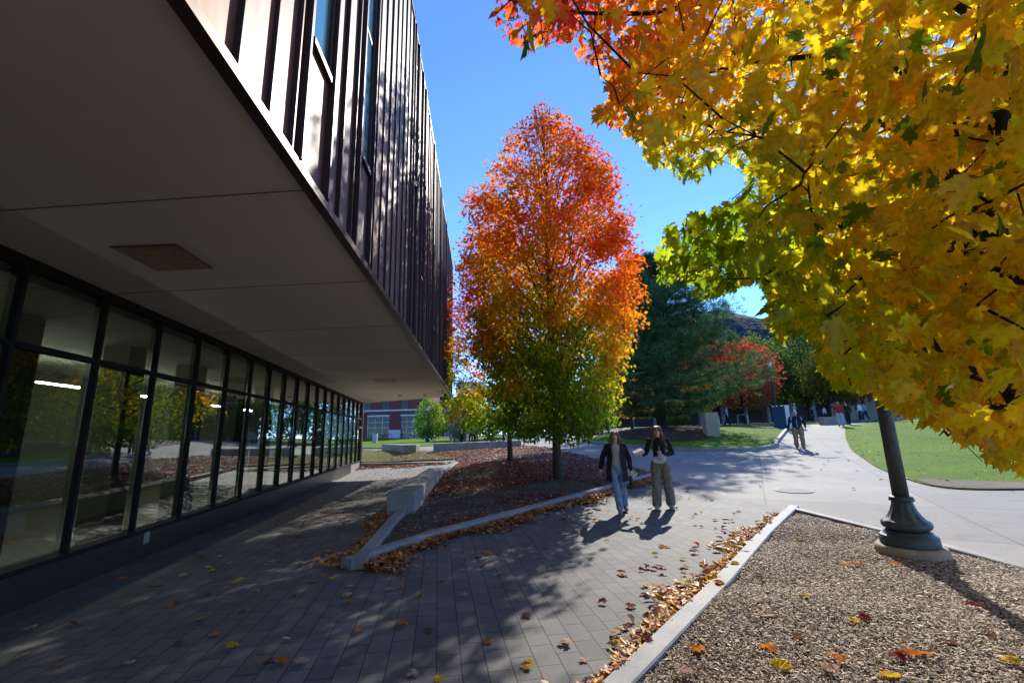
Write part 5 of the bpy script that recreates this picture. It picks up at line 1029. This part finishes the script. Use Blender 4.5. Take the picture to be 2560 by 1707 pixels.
# wood chips in the near bed and the tree bed
RBp = [(5.4, 9.1), (4.07, 7.55), (2.40, 5.37), (.76, 3.29), (-.2, 2.0), (-.2, 1.6), (5.7, 1.6), (5.68, 6.7)]
def chips(poly, n, off, smin, smax, label, wd=.10, near=False, tone=1.0):
    P = fill(poly, n); k = len(P)
    if near:
        keep = RNG.random(k) < np.clip(1.25-np.hypot(P[:, 0], P[:, 1])/12, .35, 1); P = P[keep]; k = len(P)
    nv = vnoise(np.c_[P, P[:, 0]*0], 1.3, 50)*.12; tcol = RNG.beta(1.1, 1.6, k)+nv
    cols = tone*palette([(0, (.13, .085, .06)), (.2, (.32, .24, .175)), (.42, (.54, .44, .34)), (1, (.80, .73, .64))], tcol, .05)
    V = np.array([(-wd, 0, 0), (wd, .05, 0), (wd*.7, 1, .05), (-wd*.8, .92, 0), (0, .5, .16)]); tp = (V, [[0, 1, 4], [1, 2, 4], [2, 3, 4], [3, 0, 4]])
    z = gz(P[:, 0], P[:, 1])+off+.018*vnoise(np.c_[P, P[:, 0]*0], 3.2, 5)+RNG.uniform(-.002, .014, k); a = RNG.uniform(0, 2*PI, k)
    cloud('wood_chips', tp, np.c_[P, z], RNG.uniform(smin, smax, k)*RNG.uniform(.6, 1.3, k), np.stack([np.cos(a), np.sin(a), RNG.normal(0, .25, k)], 1), np.c_[RNG.normal(0, .3, (k, 2)), np.ones(k)], cols, M_attr, None, loc=(float(P[:, 0].mean()), float(P[:, 1].mean()), 0.), label=label, cat='wood chips', kind='stuff')
chips(RBp, 330000, .05, .014, .044, 'pale and brown wood chips covering the bed around the lamp post', near=True)
chips(bed, 60000, .05, .025, .06, 'dark wood chips under the leaves of the tree bed', wd=.16, tone=.55)
# grass blades
def blades(poly, n, h, label, cols, mask=None, off=.012, wide=.05):
    P = fill(poly, n, mask); k = len(P); D = np.hypot(P[:, 0], P[:, 1]); keep = RNG.random(k) < np.clip(16/D, .25, 1); P = P[keep]; D = D[keep]; k = len(P)
    V = np.array([(-.5, 0, 0), (.5, 0, 0), (0, 1, .25)]); sc = np.clip(D/14, .8, 2.2); z = gz(P[:, 0], P[:, 1])+off
    V = V*np.array([wide*2.2, 1, 1]); tip = np.c_[RNG.normal(0, .35, (k, 2)), np.ones(k)]
    cloud('grass', (V, [[0, 1, 2]]), np.c_[P, z], RNG.uniform(.5, 1.2, k)*h*sc, tip, rnd(k)+np.array([0, -.5, 0]), palette(cols, .5+.35*vnoise(np.c_[P, P[:, 0]*0], .9, 61), .2), M_needle2, None, loc=(float(P[:, 0].mean()), float(P[:, 1].mean()), 0.), label=label, cat='grass', kind='stuff')
M_needle2 = attrmat('grass_blade', trans=.45, gloss=.04, tcol=1.1)
gcol = [(0, (.05, .13, .004)), (.5, (.12, .24, .006)), (1, (.28, .34, .02))]
dirt = smooth_line([(11.1, 12.9), (11.9, 12.4), (12.6, 11.7), (13.6, 11.2), (15.5, 10.9), (18, 10.8), (15.8, 10.25), (12.6, 10.72), (10.95, 11.12), (10.62, 11.9), (11.1, 12.9)], 3)[:-1]
blades([(11, 12.4)]+LR[:]+[(45, 9), (50, 30), (46, 40), (36, 40), (29.5, 37.6)], 240000, .026, 'bright mown lawn right of the path', gcol, lambda P: ~inpoly(P, dirt) & (P[:, 0] < P[:, 1]*1.35+3))
blades(ISL, 60000, .03, 'bright mown lawn of the kerbed island', gcol, off=.06)
blades([(-8.9, 27), (-3.3, 25), (-2.6, 28.4), (.2, 33.4), (.2, 34), (-5.6, 29.4), (-8, 31), (-14, 37), (-14, 33)], 26000, .06, 'dry yellowish grass in front of the low seat walls', [(0, (.10, .15, .03)), (.5, (.26, .24, .07)), (1, (.36, .30, .12))], off=.05)
# ---- individual fallen leaves that can be counted
tints = {'red': (.32, .055, .04), 'orange': (.70, .22, .03), 'yellow': (.78, .46, .03), 'brown': (.22, .10, .055), 'pale tan': (.60, .40, .27)}
lm = {k: attrmat('x', 0) if False else None for k in tints}
protos = {}
for cn, c in tints.items():
    m, t, out = newmat('leaf_'+cn.replace(' ', '_')); o_ = coords(t); cc = ramp(t, noise(t, o_, 1.6, 4), [(.35, tuple(v*.55 for v in c)), (.6, c)])
    d = N(t, 'ShaderNodeBsdfDiffuse'); tr = N(t, 'ShaderNodeBsdfTranslucent'); L(t, cc, d.inputs[0]); L(t, cc, tr.inputs[0]); mx = N(t, 'ShaderNodeMixShader'); mx.inputs[0].default_value = .25; L(t, d.outputs[0], mx.inputs[1]); L(t, tr.outputs[0], mx.inputs[2]); L(t, mx.outputs[0], out.inputs[0])
    protos[cn] = []
    for v in range(2):
        V, Fc = leaf_template(_half, .12+.25*v, .15+.45*v); V = V-np.array([0, .45, V[:, 2].min()]); V[:, 2] += .02*RNG.random(len(V))
        me = bpy.data.meshes.new('fallen_leaf'); me.from_pydata([tuple(p) for p in V], [], Fc); me.materials.append(m); protos[cn].append(me)
first = {}
def fallen(x, y, size, cn, where, zoff=.006):
    me = protos[cn][int(RNG.integers(0, 2))]; key = me.name
    if key not in first: o = bpy.data.objects.new('fallen_leaf', me); first[key] = o
    else: o = first[key].copy()
    COL.objects.link(o); o.location = (x, y, g(x, y)+zoff); o.rotation_euler = (RNG.normal(0, .12), RNG.normal(0, .12), RNG.uniform(0, 6.28)); o.scale = (size,)*3
    tag(o, f'{cn} fallen maple leaf {where}', 'fallen leaf', 'single fallen maple leaves')
def V2(a, b): return a, b
cn_ = list(tints)
pav = [(5.0, 9.2), (3.6, 7.5), (1.9, 5.3), (.3, 3.4), (-.2, 2.9), (-3.9, 3.3), (-5.0, 4.6), (-5.3, 6.5), (-3.2, 10), (-2.7, 9), (-2.2, 6), (-1.2, 7.4), (.3, 9.4), (2.6, 12), (4.5, 14.2)]
pts = fill(pav, 320)[:190]
wgt = np.array([.10, .22, .12, .26, .30])
for p in pts: fallen(p[0], p[1], RNG.uniform(.06, .105), RNG.choice(cn_, p=wgt), 'lying on the grey pavers')
for p in along([(4.6, 8.4), (3.75, 7.36), (2.12, 5.23), (.5, 3.21)], 46, .18, .38, -1): fallen(p[0], p[1], RNG.uniform(.08, .12), RNG.choice(cn_, p=wgt), 'at the edge of the drift by the long kerb', .012)
spots = [(1690*1.0884/1.0884, 0)]
def GP(px, py):
    d = ray(px, py); t = 2.0
    while t < 300:
        p = CAM+d*t
        if p[2] < g(p[0], p[1])+.05: return p
        t += .04
    return p
for (a, b, cn) in [(1838, 1238, 'yellow'), (1640, 1332, 'yellow'), (1968, 1303, 'orange'), (1945, 1300, 'orange'), (1852, 1378, 'yellow'), (1600, 1498, 'orange'), (1960, 1430, 'yellow'), (1990, 1428, 'red'), (1835, 1468, 'brown'), (1770, 1495, 'orange'), (1575, 1550, 'pale tan'), (1905, 1545, 'pale tan'), (1930, 1530, 'orange'), (2070, 1520, 'red'), (2090, 1512, 'orange'), (2040, 1555, 'yellow'), (2120, 1505, 'orange'), (2330, 1530, 'yellow'), (1490, 1480, 'brown'), (1655, 1345, 'orange'), (1660, 1350, 'red'), (1745, 1330, 'brown'), (1760, 1420, 'pale tan'), (2060, 1300, 'orange'), (1710, 1270, 'orange'), (1690, 1300, 'yellow'), (2240, 1400, 'red'), (2180, 1480, 'brown'), (1800, 1540, 'yellow'), (2270, 1470, 'brown')]:
    p = GP(a*1.0884, b*1.0884); fallen(p[0], p[1], RNG.uniform(.09, .12), cn, 'resting on the wood chips of the near bed', .062)
pts = fill([(6.5, 10), (12, 13), (18, 22), (8, 22), (5.5, 15)], 60)[:26]
for p in pts: fallen(p[0], p[1], .09, RNG.choice(cn_), 'on the concrete plaza', .006)
